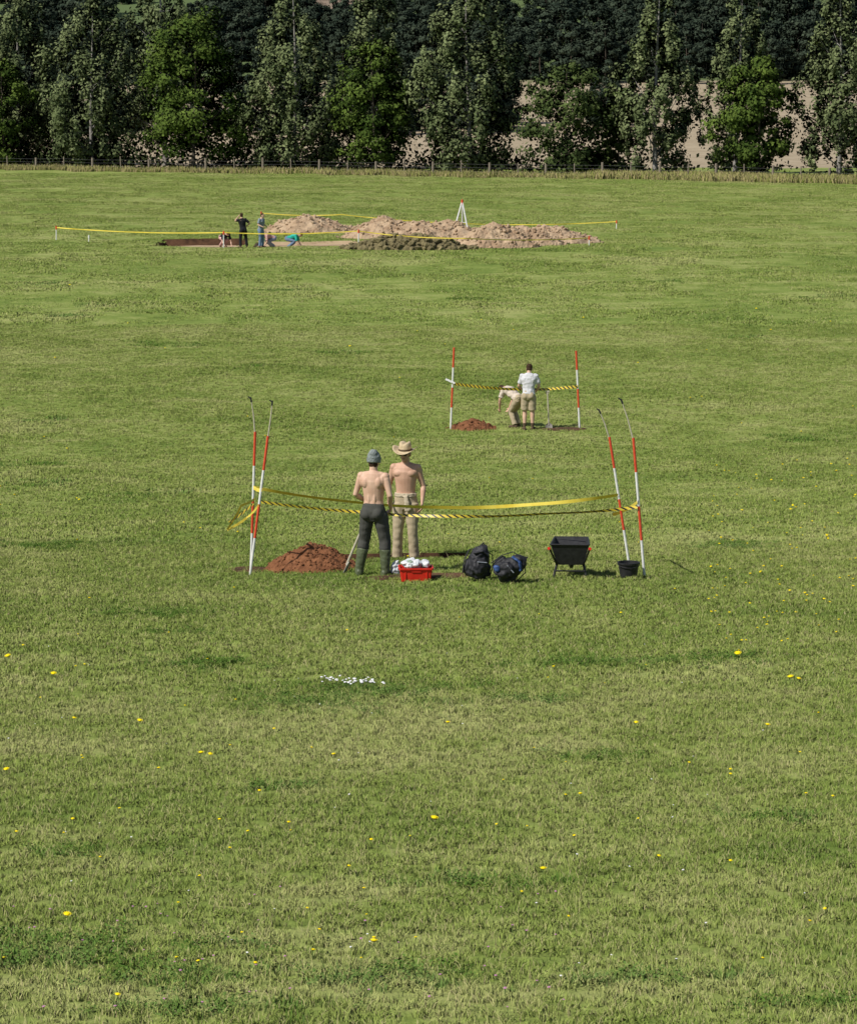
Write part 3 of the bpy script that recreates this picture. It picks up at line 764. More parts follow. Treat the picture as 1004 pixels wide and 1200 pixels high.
STAND = dict(pel=(0, 0, .93), up=(0, 0, 1), hup=(0, -0.1, 1), knee=[(.11, -.03, .5), (-.11, -.03, .5)], ankle=[(.13, 0, .09), (-.13, 0, .09)],
             elbow=[(.27, .03, 1.17), (-.27, .03, 1.17)], wrist=[(.27, -.08, .92), (-.27, -.08, .92)], fdir=[(0.15, -1, 0), (-0.15, -1, 0)])
def human(name, loc, theta, scale, pose, skin, top=None, bottom=None, bottom_len='long', boots=None, head='hair', voxel=0.008, belt=None, glasses=False):
    ps = dict(STAND); ps.update(pose)
    E = empty(name, loc, theta, scale)
    pel = Vector(ps['pel']); u = Vector(ps['up']).normalized(); s = Vector((1, 0, 0)); s = (s-u*s.dot(u)).normalized(); fr = s.cross(u)
    hu = Vector(ps['hup']).normalized(); hs = (Vector(ps.get('hside', (1, 0, 0)))-hu*Vector(ps.get('hside', (1, 0, 0))).dot(hu)).normalized(); hf = hs.cross(hu)
    def T(x, y, z): return pel+u*(z-.93)+s*x-fr*y
    torso = [(.80, .10, .085, 0), (.86, .155, .105, .01), (.93, .165, .115, .015), (1.0, .150, .104, .005), (1.08, .140, .094, 0), (1.17, .150, .104, 0), (1.27, .165, .116, .0), (1.36, .178, .118, .003), (1.42, .175, .1, .01), (1.465, .14, .078, .015), (1.495, .085, .064, .01)]
    shoulders = [T(.175, .01, 1.425), T(-.175, .01, 1.425)]; hips = [T(.09, 0, .9), T(-.09, 0, .9)]
    nb = T(0, .005, 1.495); hc = nb+hu*.14+hf*.02
    V = []; Fc = []
    ring_tube(V, Fc, [T(0, t_[3], t_[0]) for t_ in torso], [(t_[1], t_[2]) for t_ in torso], s, 20)
    ring_tube(V, Fc, [nb-u*.06, nb+hu*.01, nb+hu*.08], [(.078, .068), (.06, .06), (.056, .062)], s)
    for sx in (1, -1):
        ellip(V, Fc, T(.082*sx, -.058, 1.345), (s, -fr, u), (.085, .056, .06))
        ellip(V, Fc, T(.092*sx, .072, 1.34), (s, -fr, u), (.06, .052, .085))
        ellip(V, Fc, T(.04*sx, .07, 1.12), (s, -fr, u), (.03, .036, .14))
        ellip(V, Fc, T(.075*sx, .07, .9), (s, -fr, u), (.085, .075, .09))
        ellip(V, Fc, T(.09*sx, .012, 1.455), (s, -fr, u), (.085, .05, .038))
        ellip(V, Fc, T(.14*sx, .01, 1.36), (s, -fr, u), (.06, .085, .11))
    A = (hs, -hf, hu)
    ellip(V, Fc, hc+hu*.025-hf*.012, A, (.077, .097, .092)); ellip(V, Fc, hc-hu*.035+hf*.025, A, (.06, .066, .078)); ellip(V, Fc, hc-hu*.087+hf*.058, A, (.03, .026, .022))
    ring_tube(V, Fc, [hc+hu*.018+hf*.082, hc-hu*.008+hf*.1, hc-hu*.026+hf*.106, hc-hu*.032+hf*.088], [.01, .013, .017, .012], hs, 8)
    ellip(V, Fc, hc+hu*.028+hf*.075, A, (.055, .018, .012))
    for sx in (1, -1):
        ellip(V, Fc, hc+hs*.079*sx-hu*.005-hf*.005, A, (.011, .02, .032), 8, 6)
    for i in (0, 1):
        sh = shoulders[i]; el = Vector(ps['elbow'][i]); wr = Vector(ps['wrist'][i])
        ellip(V, Fc, sh, (s, -fr, u), (.062, .06, .058)); ellip(V, Fc, sh.lerp(el, .2), (s, -fr, u), (.056, .056, .07))
        ring_tube(V, Fc, [sh, sh.lerp(el, .3), sh.lerp(el, .6), el, el.lerp(wr, .25), el.lerp(wr, .6), wr], [.055, .053, .045, .038, .043, .034, (.028, .022)], fr)
        d = (wr-el).normalized(); n_ = Vector(ps['fdir'][i])
        hd = ps.get('hand', [None, None])[i]
        if hd is not None: d = Vector(hd).normalized()
        n_ = (n_-d*n_.dot(d)).normalized()
        pn_ = d.cross(n_)*(1 if i == 0 else -1)
        if pn_.dot(Vector((-1 if i == 0 else 1, 0, 0))) < 0 and hd is None: pn_ = -pn_
        ring_tube(V, Fc, [wr-d*.01, wr+d*.03, wr+d*.065, wr+d*.092], [(.026, .02), (.036, .017), (.041, .015), (.038, .012)], n_, 12)
        curl = ps.get('curl', .5)
        for j, (off, ln) in enumerate(((.031, .078), (.0105, .088), (-.0105, .082), (-.031, .064))):
            p0 = wr+d*.08+n_*off; pts = [p0]; dr = d.copy()+n_*off*3
            for q, fr_ in enumerate((.42, .32, .26)):
                dr = (dr+pn_*curl).normalized(); pts.append(pts[-1]+dr*ln*fr_*1.1)
            ring_tube(V, Fc, pts, [.0095, .009, .0082, .0068], n_, 8)
        th = [wr+d*.025+n_*.026]; dr = (d*.6+n_*.8+pn_*.2).normalized()
        for q in (.032, .03, .026): th.append(th[-1]+dr*q); dr = (dr+d*.35+pn_*curl*.5).normalized()
        ring_tube(V, Fc, th, [.013, .012, .0105, .008], pn_, 8)
    TH = [.092, .088, .078, .058, .058, .06, .045, .037]
    for i in (0, 1):
        h = hips[i]; k = Vector(ps['knee'][i]); a = Vector(ps['ankle'][i]); sx = 1 if i == 0 else -1
        ring_tube(V, Fc, [h, h.lerp(k, .25), h.lerp(k, .6), k, k.lerp(a, .15), k.lerp(a, .35), k.lerp(a, .7), a], TH, s)
        f = Vector((.25*sx, -1, 0)).normalized()
        ft = Vector((a.x, a.y, a.z-.055))
        ring_tube(V, Fc, [ft-f*.06, ft-f*.02, ft+f*.06, ft+f*.14, ft+f*.19], [(.03, .03), (.036, .04), (.042, .032), (.044, .022), (.03, .014)], s)
    fuse('body', V, Fc, voxel, [skin], E, 2)
    V = []; Fc = []
    for sx in (1, -1): ellip(V, Fc, hc+hs*.031*sx+hf*.083+hu*.008, A, (.013, .009, .008), 8, 6)
    me = bpy.data.meshes.new('eyes'); me.from_pydata([tuple(v) for v in V], [], Fc); me.materials.append(M_eye); link(bpy.data.objects.new('eyes', me), E)
    V = []; Fc = []; ellip(V, Fc, hc-hu*.058+hf*.086, A, (.023, .009, .008), 10, 6)
    me = bpy.data.meshes.new('mouth'); me.from_pydata([tuple(v) for v in V], [], Fc); me.materials.append(M_lip); link(bpy.data.objects.new('mouth', me), E)
    if glasses:
        V = []; Fc = []
        for sx in (1, -1):
            ellip(V, Fc, hc+hs*.034*sx+hf*.098+hu*.008, A, (.028, .009, .02), 10, 6)
            ring_tube(V, Fc, [hc+hs*.058*sx+hf*.092+hu*.014, hc+hs*.08*sx+hu*.014], [.004, .004], hu, 6)
        ring_tube(V, Fc, [hc-hs*.02+hf*.1+hu*.014, hc+hs*.02+hf*.1+hu*.014], [.004, .004], hu, 6)
        me = bpy.data.meshes.new('sunglasses'); me.from_pydata([tuple(v) for v in V], [], Fc); me.materials.append(M_eye); link(bpy.data.objects.new('sunglasses', me), E)
    if bottom:
        V = []; Fc = []
        g_ = .014
        ring_tube(V, Fc, [T(0, t_[3], t_[0]) for t_ in torso[:4]]+[T(0, 0, 1.03)], [(t_[1]+g_, t_[2]+g_) for t_ in torso[:4]]+[(.155, .11)], s, 20)
        for sx in (1, -1): ellip(V, Fc, T(.075*sx, .07, .9), (s, -fr, u), (.092, .086, .1))
        for i in (0, 1):
            h = hips[i]; k = Vector(ps['knee'][i]); a = Vector(ps['ankle'][i])
            if bottom_len == 'long':
                if boots == 'wellies': ring_tube(V, Fc, [h, h.lerp(k, .25), h.lerp(k, .6), k, k.lerp(a, .25), k.lerp(a, .38)], [.108, .105, .094, .084, .086, .07], s)
                else: ring_tube(V, Fc, [h, h.lerp(k, .25), h.lerp(k, .6), k, k.lerp(a, .3), k.lerp(a, .7), k.lerp(a, .98)], [.108, .106, .094, .078, .076, .074, .078], s)
            else:
                ring_tube(V, Fc, [h, h.lerp(k, .3), h.lerp(k, .6), h.lerp(k, .92)], [.112, .112, .108, .106], s)
        fuse('trousers' if bottom_len == 'long' else 'shorts', V, Fc, max(voxel, .01), [bottom], E, 2, .007, 8, theta)
    if belt:
        V = []; Fc = []
        ring_tube(V, Fc, [T(0, 0, 1.0), T(0, 0, 1.055)], [(.172, .125), (.165, .118)], s, 20)
        ring_tube(V, Fc, [T(.03, -.13, 1.02), T(.05, -.15, .9), T(.07, -.14, .8)], [(.03, .02), (.045, .02), (.05, .014)], s, 10)
        fuse('tied_shirt', V, Fc, .009, [belt], E, 2, .008, 16, 3)
    V = []; Fc = []
    for i in (0, 1):
        k = Vector(ps['knee'][i]); a = Vector(ps['ankle'][i]); sx = 1 if i == 0 else -1; f = Vector((.25*sx, -1, 0)).normalized()
        tp = {'wellies': .3, 'boots': .75}[boots or 'boots']; rr = .084 if boots == 'wellies' else .052
        ft = Vector((a.x, a.y, a.z-.05))
        ring_tube(V, Fc, [k.lerp(a, tp), k.lerp(a, (tp+1)/2), a, Vector((a.x, a.y, a.z-.06))], [rr, rr*.88, rr*.75, rr*.75], s)
        ring_tube(V, Fc, [ft-f*.075, ft-f*.02, ft+f*.07, ft+f*.15, ft+f*.2], [(.036, .042), (.044, .05), (.05, .042), (.052, .034), (.036, .024)], s)
    fuse('boots', V, Fc, max(voxel, .01), [C_green if boots == 'wellies' else C_boot], E, 2, .005, 14, 1)
    if top:
        V = []; Fc = []
        ring_tube(V, Fc, [T(0, t_[3], t_[0]) for t_ in torso[2:]], [(t_[1]+.02, t_[2]+.02) for t_ in torso[2:-1]]+[(.08, .075)], s, 20)
        for sx in (1, -1):
            ellip(V, Fc, T(.085*sx, -.06, 1.33), (s, -fr, u), (.09, .075, .07)); ellip(V, Fc, T(.095*sx, .065, 1.33), (s, -fr, u), (.082, .068, .105)); ellip(V, Fc, T(.14*sx, .01, 1.36), (s, -fr, u), (.07, .1, .12))
        for i in (0, 1):
            sh = shoulders[i]; el = Vector(ps['elbow'][i]); ellip(V, Fc, sh, (s, -fr, u), (.076, .072, .072))
            ring_tube(V, Fc, [sh, sh.lerp(el, .4), sh.lerp(el, .75)], [.07, .07, .068], fr)
        fuse('shirt', V, Fc, max(voxel, .01), [top], E, 3, .015, 9, theta+2)
    V = []; Fc = []
    if head == 'hair':
        ellip(V, Fc, hc+hu*.042-hf*.03, A, (.084, .094, .088)); ellip(V, Fc, hc-hu*.02-hf*.045, A, (.075, .06, .075))
        fuse('hair', V, Fc, .008, [M_hair], E, 1, .008, 60, 1)
    elif head == 'beanie':
        ellip(V, Fc, hc+hu*.05-hf*.022, A, (.096, .108, .1)); ellip(V, Fc, hc+hu*.1-hf*.05, A, (.07, .08, .068))
        ring_tube(V, Fc, [hc-hu*.02-hf*.016, hc+hu*.05-hf*.016], [(.095, .112), (.1, .115)], hs, 18)
        fuse('beanie', V, Fc, .008, [C_beanie], E, 2, .008, 40, 1)
        V = []; Fc = []; ellip(V, Fc, hc-hu*.045-hf*.045, A, (.068, .05, .05)); fuse('hair', V, Fc, .008, [M_hair], E, 1, .006, 60, 1)
    elif head == 'hat':
        ellip(V, Fc, hc-hu*.01-hf*.045, A, (.08, .058, .06)); fuse('hair', V, Fc, .008, [M_hair], E, 1, .006, 60, 1)
        bm = bmesh.new(); rings = []; seg = 40
        prof = [(.185, .0), (.16, -.004), (.12, -.006), (.098, .0), (.096, .012), (.093, .05), (.085, .1), (.07, .122), (.03, .118), (.002, .112)]
        for (r_, z_) in prof:
            rg_ = []
            for k in range(seg):
                an = 6.28318530*k/seg; cx_, cy_ = math.cos(an), math.sin(an)
                lift = .065*abs(cx_)**2.2*max(0, (r_-.098)/.087)**1.3-.02*max(0, (r_-.098)/.087)*abs(cy_)
                dent = -.028*math.exp(-(cx_*r_/.03)**2)*(1 if z_ > .09 else 0)
                p = hc+hu*(.05+z_*1.05+lift+dent)+hs*cx_*r_*(.98)-hf*(cy_*r_*1.12+.012)
                rg_.append(bm.verts.new(p))
            rings.append(rg_)
        for a_, b_ in zip(rings, rings[1:]):
            for k in range(seg): bm.faces.new((a_[k], a_[(k+1) % seg], b_[(k+1) % seg], b_[k]))
        bm.faces.new(rings[-1])
        o = bm_obj('cowboy_hat', bm, [C_straw], E, True); m = o.modifiers.new('sol', 'SOLIDIFY'); m.thickness = .006
        V = []; Fc = []; ring_tube(V, Fc, [hc+hu*.052-hf*.012, hc+hu*.077-hf*.012], [(.1, .112), (.099, .111)], hs, 30)
        me = bpy.data.meshes.new('hat_band'); me.from_pydata([tuple(v) for v in V], [], Fc); me.materials.append(C_boot); link(bpy.data.objects.new('hat_band', me), E)
    return E

def shovel(name, top, bot, blade_dir, grip=True):
    top = Vector(top); bot = Vector(bot); d = (bot-top).normalized(); e = empty(name, (0, 0, 0)); bm = bmesh.new()
    cyl_bm(bm, top, bot, .017, .018, 10, 0)
    sd = Vector(blade_dir); sd = (sd-d*sd.dot(d)).normalized(); n_ = d.cross(sd)
    if grip:
        cyl_bm(bm, top-sd*.05, top+sd*.05, .016, .016, 8, 0)
        cyl_bm(bm, top-sd*.05, top+d*.1, .01, .012, 8, 0); cyl_bm(bm, top+sd*.05, top+d*.1, .01, .012, 8, 0)
    rows = []
    for j, (l, w) in enumerate(((-.06, .02), (0, .085), (.1, .09), (.2, .085), (.27, .05))):
        rows.append([bm.verts.new(bot+d*l+sd*w*q+n_*(.02*(q*q))) for q in (-1, -.5, 0, .5, 1)])
    for a_, b_ in zip(rows, rows[1:]):
        for k in range(4):
            f = bm.faces.new((a_[k], a_[k+1], b_[k+1], b_[k])); f.material_index = 1
    bm_obj('shaft_and_blade', bm, [M_cane, nmat('steel', (0.25, 0.23, 0.2), (0.4, 0.38, 0.35), 12, 0.5)], e)
    return e
R_ = math.radians
g1 = G(438, 675)
human('shirtless_man', g1, R_(163), 1.01, dict(hup=(0, -.12, 1), hside=(1, 0, 0), knee=[(.16, -.06, .5), (-.15, -.06, .5)], ankle=[(.21, .02, .09), (-.17, 0.0, .09)],
      elbow=[(.255, .04, 1.16), (-.26, .06, 1.16)], wrist=[(.15, -.19, 1.02), (-.21, -.13, .96)], hand=[(-.5, -.6, -.5), (.3, -.7, -.8)], curl=.75),
      M_skin, None, C_dark, 'long', 'wellies', 'beanie', .007)
g1v = Vector(g1); sh_top = g1v+Vector((.0, .3, 1.05)); sh_bot = Vector((g1.x-.40, g1.y+.5, 0)); sh_bot.z = Z(sh_bot.x, sh_bot.y)+.12
shovel('shovel', sh_top, sh_bot, (0.3, 1, .1))
py = (NEARPIT[2]+NEARPIT[3])/2-.1; pxw = (475-502)*py/F; zf = Z(pxw, py)-NEARPIT[4]+.01
human('shirtless_man', (pxw, py, zf), R_(-12), 1.03, dict(hup=(0.0, -.1, 1), hside=(1, -.1, 0),
      elbow=[(.255, .05, 1.15), (-.255, .04, 1.16)], wrist=[(.26, -.06, .91), (-.22, -.14, .95)], curl=.55),
      M_skin2, None, C_khaki, 'long', 'boots', 'hat', .007, C_cream, True)
g2 = G(619, 504)
human('man_in_white_shirt', g2, R_(172), .98, dict(up=(0, -.16, 1), hup=(0, -.55, 1), knee=[(.1, -.04, .5), (-.1, -.03, .5)], ankle=[(.1, .02, .09), (-.11, 0, .09)],
      elbow=[(.27, -.12, 1.15), (-.27, -.1, 1.15)], wrist=[(.17, -.33, 1.02), (-.17, -.3, 1.0)]), M_skin, C_white, C_khaki, 'short', 'boots', 'hair', .012)
g3 = G(604, 501)
human('bending_man', g3, R_(-135), .92, dict(pel=(0, .12, .82), up=(0, -.85, .45), hup=(0, -.95, -.1), knee=[(.1, -.1, .46), (-.1, -.14, .46)], ankle=[(.11, .08, .09), (-.1, .02, .09)],
      elbow=[(.25, -.38, .76), (-.25, -.34, .76)], wrist=[(.18, -.45, .52), (-.18, -.42, .52)]), M_skin2, cloth('pale_shirt', (.56, .48, .4)), C_khaki, 'long', 'boots', 'hair', .012)
a = G(642, 503); shovel('spade', a+Vector((-.02, .0, .98)), a+Vector((.02, 0, .12)), (1, 0, 0))
def scrape(name, px, row, rx, ry, mat, seed):
    c = G(px, row); bm = bmesh.new(); n = 28
    cen = bm.verts.new((c.x, c.y, Z(c.x, c.y)+.03)); ring1 = []; ring = []
    for k in range(n):
        an = 6.28318*k/n; r_ = 1+.35*noise.noise(Vector((math.cos(an)*2, math.sin(an)*2, seed)))
        for q, lst, hz in ((.55, ring1, .035), (1, ring, .008)):
            x_, y_ = c.x+math.cos(an)*rx*r_*q, c.y+math.sin(an)*ry*r_*q; lst.append(bm.verts.new((x_, y_, Z(x_, y_)+hz)))
    for k in range(n):
        bm.faces.new((cen, ring1[k], ring1[(k+1) % n])); bm.faces.new((ring1[k], ring[k], ring[(k+1) % n], ring1[(k+1) % n]))
    bm_obj(name, bm, [mat])
scrape('bare_soil', 655, 503, .75, .35, M_trenchwall, 1); scrape('bare_soil', 290, 668, .35, .35, M_trenchwall, 2); scrape('bare_soil', 500, 676, 1.0, .3, M_trenchwall, 3)
human('man_in_black', G(285, 290), R_(200), 1.0, dict(up=(.1, -.1, 1), hup=(0, -.3, 1), elbow=[(.42, -.02, 1.36), (-.36, 0, 1.22)], wrist=[(.2, -.1, 1.6), (-.16, -.12, 1.05)], knee=[(.13, -.05, .5), (-.16, -.05, .5)], ankle=[(.14, 0, .09), (-.2, 0, .09)]), M_skin2, C_black, C_black, 'long', 'boots', 'hair', .014)
human('man_in_jeans', G(306, 290), R_(60), 1.0, dict(up=(0, -.08, 1), hup=(0, -.3, 1), elbow=[(.26, .0, 1.17), (-.26, 0, 1.17)], wrist=[(.2, -.22, 1.07), (-.2, -.22, 1.07)]), M_skin, C_grey, C_jeans, 'long', 'boots', 'hair', .014)
BEND = dict(pel=(0, .1, .5), up=(0, -.9, .35), hup=(0, -.9, .1), knee=[(.12, -.3, .38), (-.12, -.3, .38)], ankle=[(.12, .08, .09), (-.12, .08, .09)], elbow=[(.25, -.42, .32), (-.25, -.42, .32)], wrist=[(.2, -.58, .12), (-.2, -.58, .12)])
for (px, y_, th, c, b_, dp_) in ((340, 153.6, 80, C_teal, C_jeans, .14), (319, 154.5, -60, C_pink, C_grey, .14), (262, 158, 30, C_black, C_pink, .36)):
    x_ = (px-502)*y_/F
    human('crouching_digger', (x_, y_, Z(x_, y_)-dp_), R_(th), 1.0, BEND, M_skin, c, b_, 'long', 'boots', 'hair', .016)

# ------------------------------------------------------------ crate, backpacks, wheelbarrow, bucket
M_redp = nmat('red_plastic', (0.55, 0.02, 0.012), (0.68, 0.035, 0.02), 12, 0.4)
M_bag = nmat('plastic_bag', (0.5, 0.53, 0.55), (0.75, 0.75, 0.75), 14, 0.4)
def rrect(bm, cx_, cy_, z_, hx, hy, r_, n=4):
    vs = []
    for (sx, sy, a0) in ((1, 1, 0), (-1, 1, 90), (-1, -1, 180), (1, -1, 270)):
        for k in range(n+1):
            an = R_(a0+90*k/n); vs.append(bm.verts.new((cx_+sx*(hx-r_)+math.cos(an)*r_, cy_+sy*(hy-r_)+math.sin(an)*r_, z_)))
    return vs
def loft(bm, rings, mi=0, cap0=True, cap1=True):
    for a_, b_ in zip(rings, rings[1:]):
        n = len(a_)
        for k in range(n):
            f = bm.faces.new((a_[k], a_[(k+1) % n], b_[(k+1) % n], b_[k])); f.material_index = mi
    if cap0: bm.faces.new(rings[0][::-1]).material_index = mi
    if cap1: bm.faces.new(rings[-1]).material_index = mi
g = G(487, 682); ce = empty('red_crate', (g.x, g.y+.17, g.z), R_(3)); bm = bmesh.new()
loft(bm, [rrect(bm, 0, 0, 0, .205, .14, .02), rrect(bm, 0, 0, .165, .225, .155, .02), rrect(bm, 0, 0, .167, .243, .172, .03), rrect(bm, 0, 0, .192, .243, .172, .03), rrect(bm, 0, 0, .192, .222, .152, .02), rrect(bm, 0, 0, .02, .2, .135, .02)])
for x_ in (-.15, .15): box(bm, (x_, -.153, .085), (.012, .014, .15))
box(bm, (0, -.158, .14), (.13, .012, .012))
bm_obj('crate', bm, [M_redp], ce)
V = []; Fc = []; I3 = (Vector((1, 0, 0)), Vector((0, 1, 0)), Vector((0, 0, 1)))
for k in range(16): ellip(V, Fc, (rnd.uniform(-.17, .17), rnd.uniform(-.1, .1), rnd.uniform(.18, .26)), I3, (rnd.uniform(.05, .09), .07, rnd.uniform(.03, .055)))
fuse('plastic_bags', V, Fc, .009, [M_bag], ce, 1, .02, 18, 4)
V = []; Fc = []
for k in range(4): ellip(V, Fc, (rnd.uniform(-.14, .12), rnd.uniform(-.11, .0), rnd.uniform(.2, .27)), I3, (.04, .05, .03))
fuse('green_cloth', V, Fc, .009, [cloth('sage', (.25, .32, .25))], ce, 1, .02, 22, 9)
g = G(463, 674); we = empty('white_bag', (g.x, g.y, g.z)); V = []; Fc = []
ellip(V, Fc, (0, 0, .08), I3, (.07, .06, .1)); ellip(V, Fc, (.02, 0, .16), I3, (.04, .03, .06)); fuse('sack', V, Fc, .009, [M_bag], we, 1, .02, 18, 4)

M_pack = nmat('black_nylon', (0.010, 0.010, 0.012), (0.028, 0.028, 0.033), 12, 0.6, .5, 30, .01); M_blue = nmat('blue_nylon', (0.02, 0.05, 0.15), (0.05, 0.1, 0.26), 12, 0.6, .5, 30, .01)
M_greyn = nmat('grey_nylon', (0.2, 0.22, 0.25), (0.3, 0.32, 0.36), 12, 0.6)
def backpack(px, row, rz, lean, blue, sc=1.0):
    g = G(px, row); e = empty('backpack', (g.x, g.y, g.z), R_(rz), sc); V = []; Fc = []
    L = Vector((math.sin(lean), 0, math.cos(lean))); s_ = Vector((math.cos(lean), 0, -math.sin(lean)))
    o = Vector((0, 0, .02+.12*abs(math.sin(lean))))
    ring_tube(V, Fc, [o, o+L*.05, o+L*.2, o+L*.34, o+L*.43, o+L*.47], [(.13, .09), (.165, .125), (.155, .12), (.13, .105), (.09, .075), (.04, .03)], s_, 16)
    ellip(V, Fc, o+L*.17+Vector((0, -.12, 0)), (s_, Vector((0, 1, 0)), L), (.115, .06, .12))
    for sx in (1, -1): ellip(V, Fc, o+L*.14+s_*.15*sx, (s_, Vector((0, 1, 0)), L), (.045, .07, .1))
    fuse('pack_body', V, Fc, .01, [M_pack], e, 1, .026, 9, px)
    V = []; Fc = []
    ring_tube(V, Fc, [o+L*.34+s_*.11-Vector((0, .06, 0)), o+L*.40-Vector((0, .08, 0)), o+L*.34-s_*.11-Vector((0, .06, 0))], [(.02, .05)]*3, L, 10)
    if blue: ellip(V, Fc, o+L*.08-s_*.09+Vector((0, -.14, 0)), (s_, Vector((0, 1, 0)), L), (.05, .035, .05))
    fuse('pocket', V, Fc, .009, [M_blue if blue else M_pack], e, 1, .012, 14, 2)
    V = []; Fc = []
    ring_tube(V, Fc, [o+L*.45-s_*.03, o+L*.51, o+L*.45+s_*.03], [.011]*3, Vector((0, 1, 0)), 8)
    for sx in (1, -1):
        ring_tube(V, Fc, [o+L*.4+s_*.07*sx+Vector((0, .06, 0)), o+L*.36+s_*.17*sx+Vector((0, .03, 0)), o+L*.2+s_*.21*sx-Vector((0, .03, 0)), o+L*.02+s_*.19*sx-Vector((0, .05, 0))], [(.02, .007)]*4, Vector((0, 1, 0)), 8)
    fuse('straps', V, Fc, .006, [M_pack], e, 0)
    V = []; Fc = []; ring_tube(V, Fc, [o+L*.26+s_*.09-Vector((0, .155, 0)), o+L*.24-s_*.05-Vector((0, .165, 0))], [(.008, .012)]*2, L, 8)
    fuse('trim', V, Fc, .006, [M_greyn], e, 0)
    return e
backpack(556, 681, 8, .25, False, 1.0); backpack(583, 684, -14, 1.0, True, .98)

g = G(668, 679); we = empty('wheelbarrow', (g.x, g.y+.1, g.z), R_(-4), .93); bm = bmesh.new()
def tray(z0, z1, off):
    lo = [(-.19-off, .02-off, z0), (.19+off, .02-off, z0), (.15+off, .5+off, z0+.02), (-.15-off, .5+off, z0+.02)]
    hi = [(-.29-off, -.08-off, z1), (.29+off, -.08-off, z1), (.25+off, .78+off, z1-.015), (-.25-off, .78+off, z1-.015)]
    return [bm.verts.new(p) for p in lo], [bm.verts.new(p) for p in hi]
lo, hi = tray(.2, .52, 0); lo2, hi2 = tray(.215, .52, -.012)
loft(bm, [lo, hi, hi2, lo2], 0)
for a_, b_ in zip(hi, hi[1:]+hi[:1]): cyl_bm(bm, a_.co, b_.co, .013, .013, 8, 0)
bm_obj('tray', bm, [M_black], we)
bm = bmesh.new()
for sx in (1, -1):
    cyl_bm(bm, (.06*sx, .95, .17), (.2*sx, .1, .19), .017, .017, 8); cyl_bm(bm, (.2*sx, .1, .19), (.30*sx, -.32, .50), .017, .017, 8)
    cyl_bm(bm, (.30*sx, -.32, .50), (.305*sx, -.46, .52), .022, .022, 10, 1)
    cyl_bm(bm, (.2*sx, .1, .2), (.245*sx, .06, 0.0), .018, .018, 8); cyl_bm(bm, (.2*sx, .32, .2), (.245*sx, .08, 0.02), .013, .013, 8)
cyl_bm(bm, (-.225, .06, .1), (.225, .06, .1), .012, .012, 8)
bm_obj('frame', bm, [M_black, M_redp], we)
bm = bmesh.new(); rings = []
for k in range(28):
    an = 6.28318*k/28; rr_ = []
    for q in range(8):
        b_ = 6.28318*q/8; r_ = .16+.035*math.cos(b_); rr_.append(bm.verts.new((.035*math.sin(b_), .95+r_*math.cos(an), .19+r_*math.sin(an))))
    rings.append(rr_)
for k in range(28):
    for q in range(8): bm.faces.new((rings[k][q], rings[k][(q+1) % 8], rings[(k+1) % 28][(q+1) % 8], rings[(k+1) % 28][q]))
cyl_bm(bm, (-.07, .95, .19), (.07, .95, .19), .02, .02, 8); cyl_bm(bm, (-.012, .95, .19), (.012, .95, .19), .13, .13, 20, 1)
bm_obj('wheel', bm, [M_black, M_redp], we)

def lathe(bm, prof, seg=28, mi=0):
    rings = [[bm.verts.new((r_*math.cos(6.28318*k/seg), r_*math.sin(6.28318*k/seg), z_)) for k in range(seg)] for r_, z_ in prof]
    loft(bm, rings, mi)
g = G(737, 679); be = empty('bucket', (g.x, g.y+.12, g.z)); bm = bmesh.new()
lathe(bm, [(.115, 0), (.145, .2), (.158, .2), (.16, .225), (.145, .225), (.115, .02)])
pv = None
for k in range(13):
    an = math.pi*k/12; p = Vector((.155*math.cos(an), -.03-.12*math.sin(an), .21-.05*math.sin(an)))
    if pv is not None: cyl_bm(bm, pv, p, .005, .005, 6)
    pv = p
bm_obj('pail', bm, [M_black], be)

# ------------------------------------------------------------ flowers
def flowers(name, specs, mats, seed):
    r = random.Random(seed); VV = []; FF = []; MI = []
    for (x_, y_, h, rad, mi) in specs:
        z_ = Z(x_, y_); tip = Vector((x_+r.uniform(-.01, .01), y_+r.uniform(-.01, .01), z_+h))
        v0 = len(FF); ring_tube(VV, FF, [Vector((x_, y_, z_-.01)), tip], [.002, .0018], (1, 0, 0), 5); MI += [0]*(len(FF)-v0)
        v0 = len(FF); tl = Vector((r.uniform(-.25, .25), r.uniform(-.35, .15), 1)).normalized(); sx_ = tl.orthogonal().normalized(); sy_ = tl.cross(sx_)
        ellip(VV, FF, tip+tl*rad*.3, (sx_, sy_, tl), (rad*.72, rad*.72, rad*.42), 9, 6)
        n = 12
        for k in range(n):
            an = 6.28318*k/n; w = .2
            o = len(VV); c0 = tip+tl*rad*.2
            for (q, aa, up) in ((.5, an-w, .0), (.5, an+w, .0), (1.05, an+w*.7, .22), (1.05, an-w*.7, .22)):
                VV.append(c0+(sx_*math.cos(aa)+sy_*math.sin(aa))*rad*q+tl*rad*up)
            FF.append((o, o+1, o+2, o+3))
        MI += [mi]*(len(FF)-v0)
    me = bpy.data.meshes.new(name); me.from_pydata([tuple(v) for v in VV], [], FF)
    for m in mats: me.materials.append(m)
    me.polygons.foreach_set('material_index', MI)
    link(bpy.data.objects.new(name, me))
M_stem = nmat('stem', (.1, .16, .04), (.14, .2, .06), 5)
def petal(name, c):
    t = NT(name); n = t.noise(t.new('ShaderNodeTexCoord').outputs['Object'], 30); col = t.ramp(n, [(.3, tuple(a*.9 for a in c)), (.7, c)])
    d = t.new('ShaderNodeBsdfDiffuse'); t.l.new(col, d.inputs[0]); t.l.new(t.upnormal(.8), d.inputs['Normal']); t.l.new(d.outputs[0], t.out.inputs[0]); return t.m
M_yf = petal('yellow_petal', (.90, .70, .015)); M_wf = petal('white_petal', (.8, .8, .78)); M_pf = petal('pink_petal', (.5, .24, .38))
sp = []
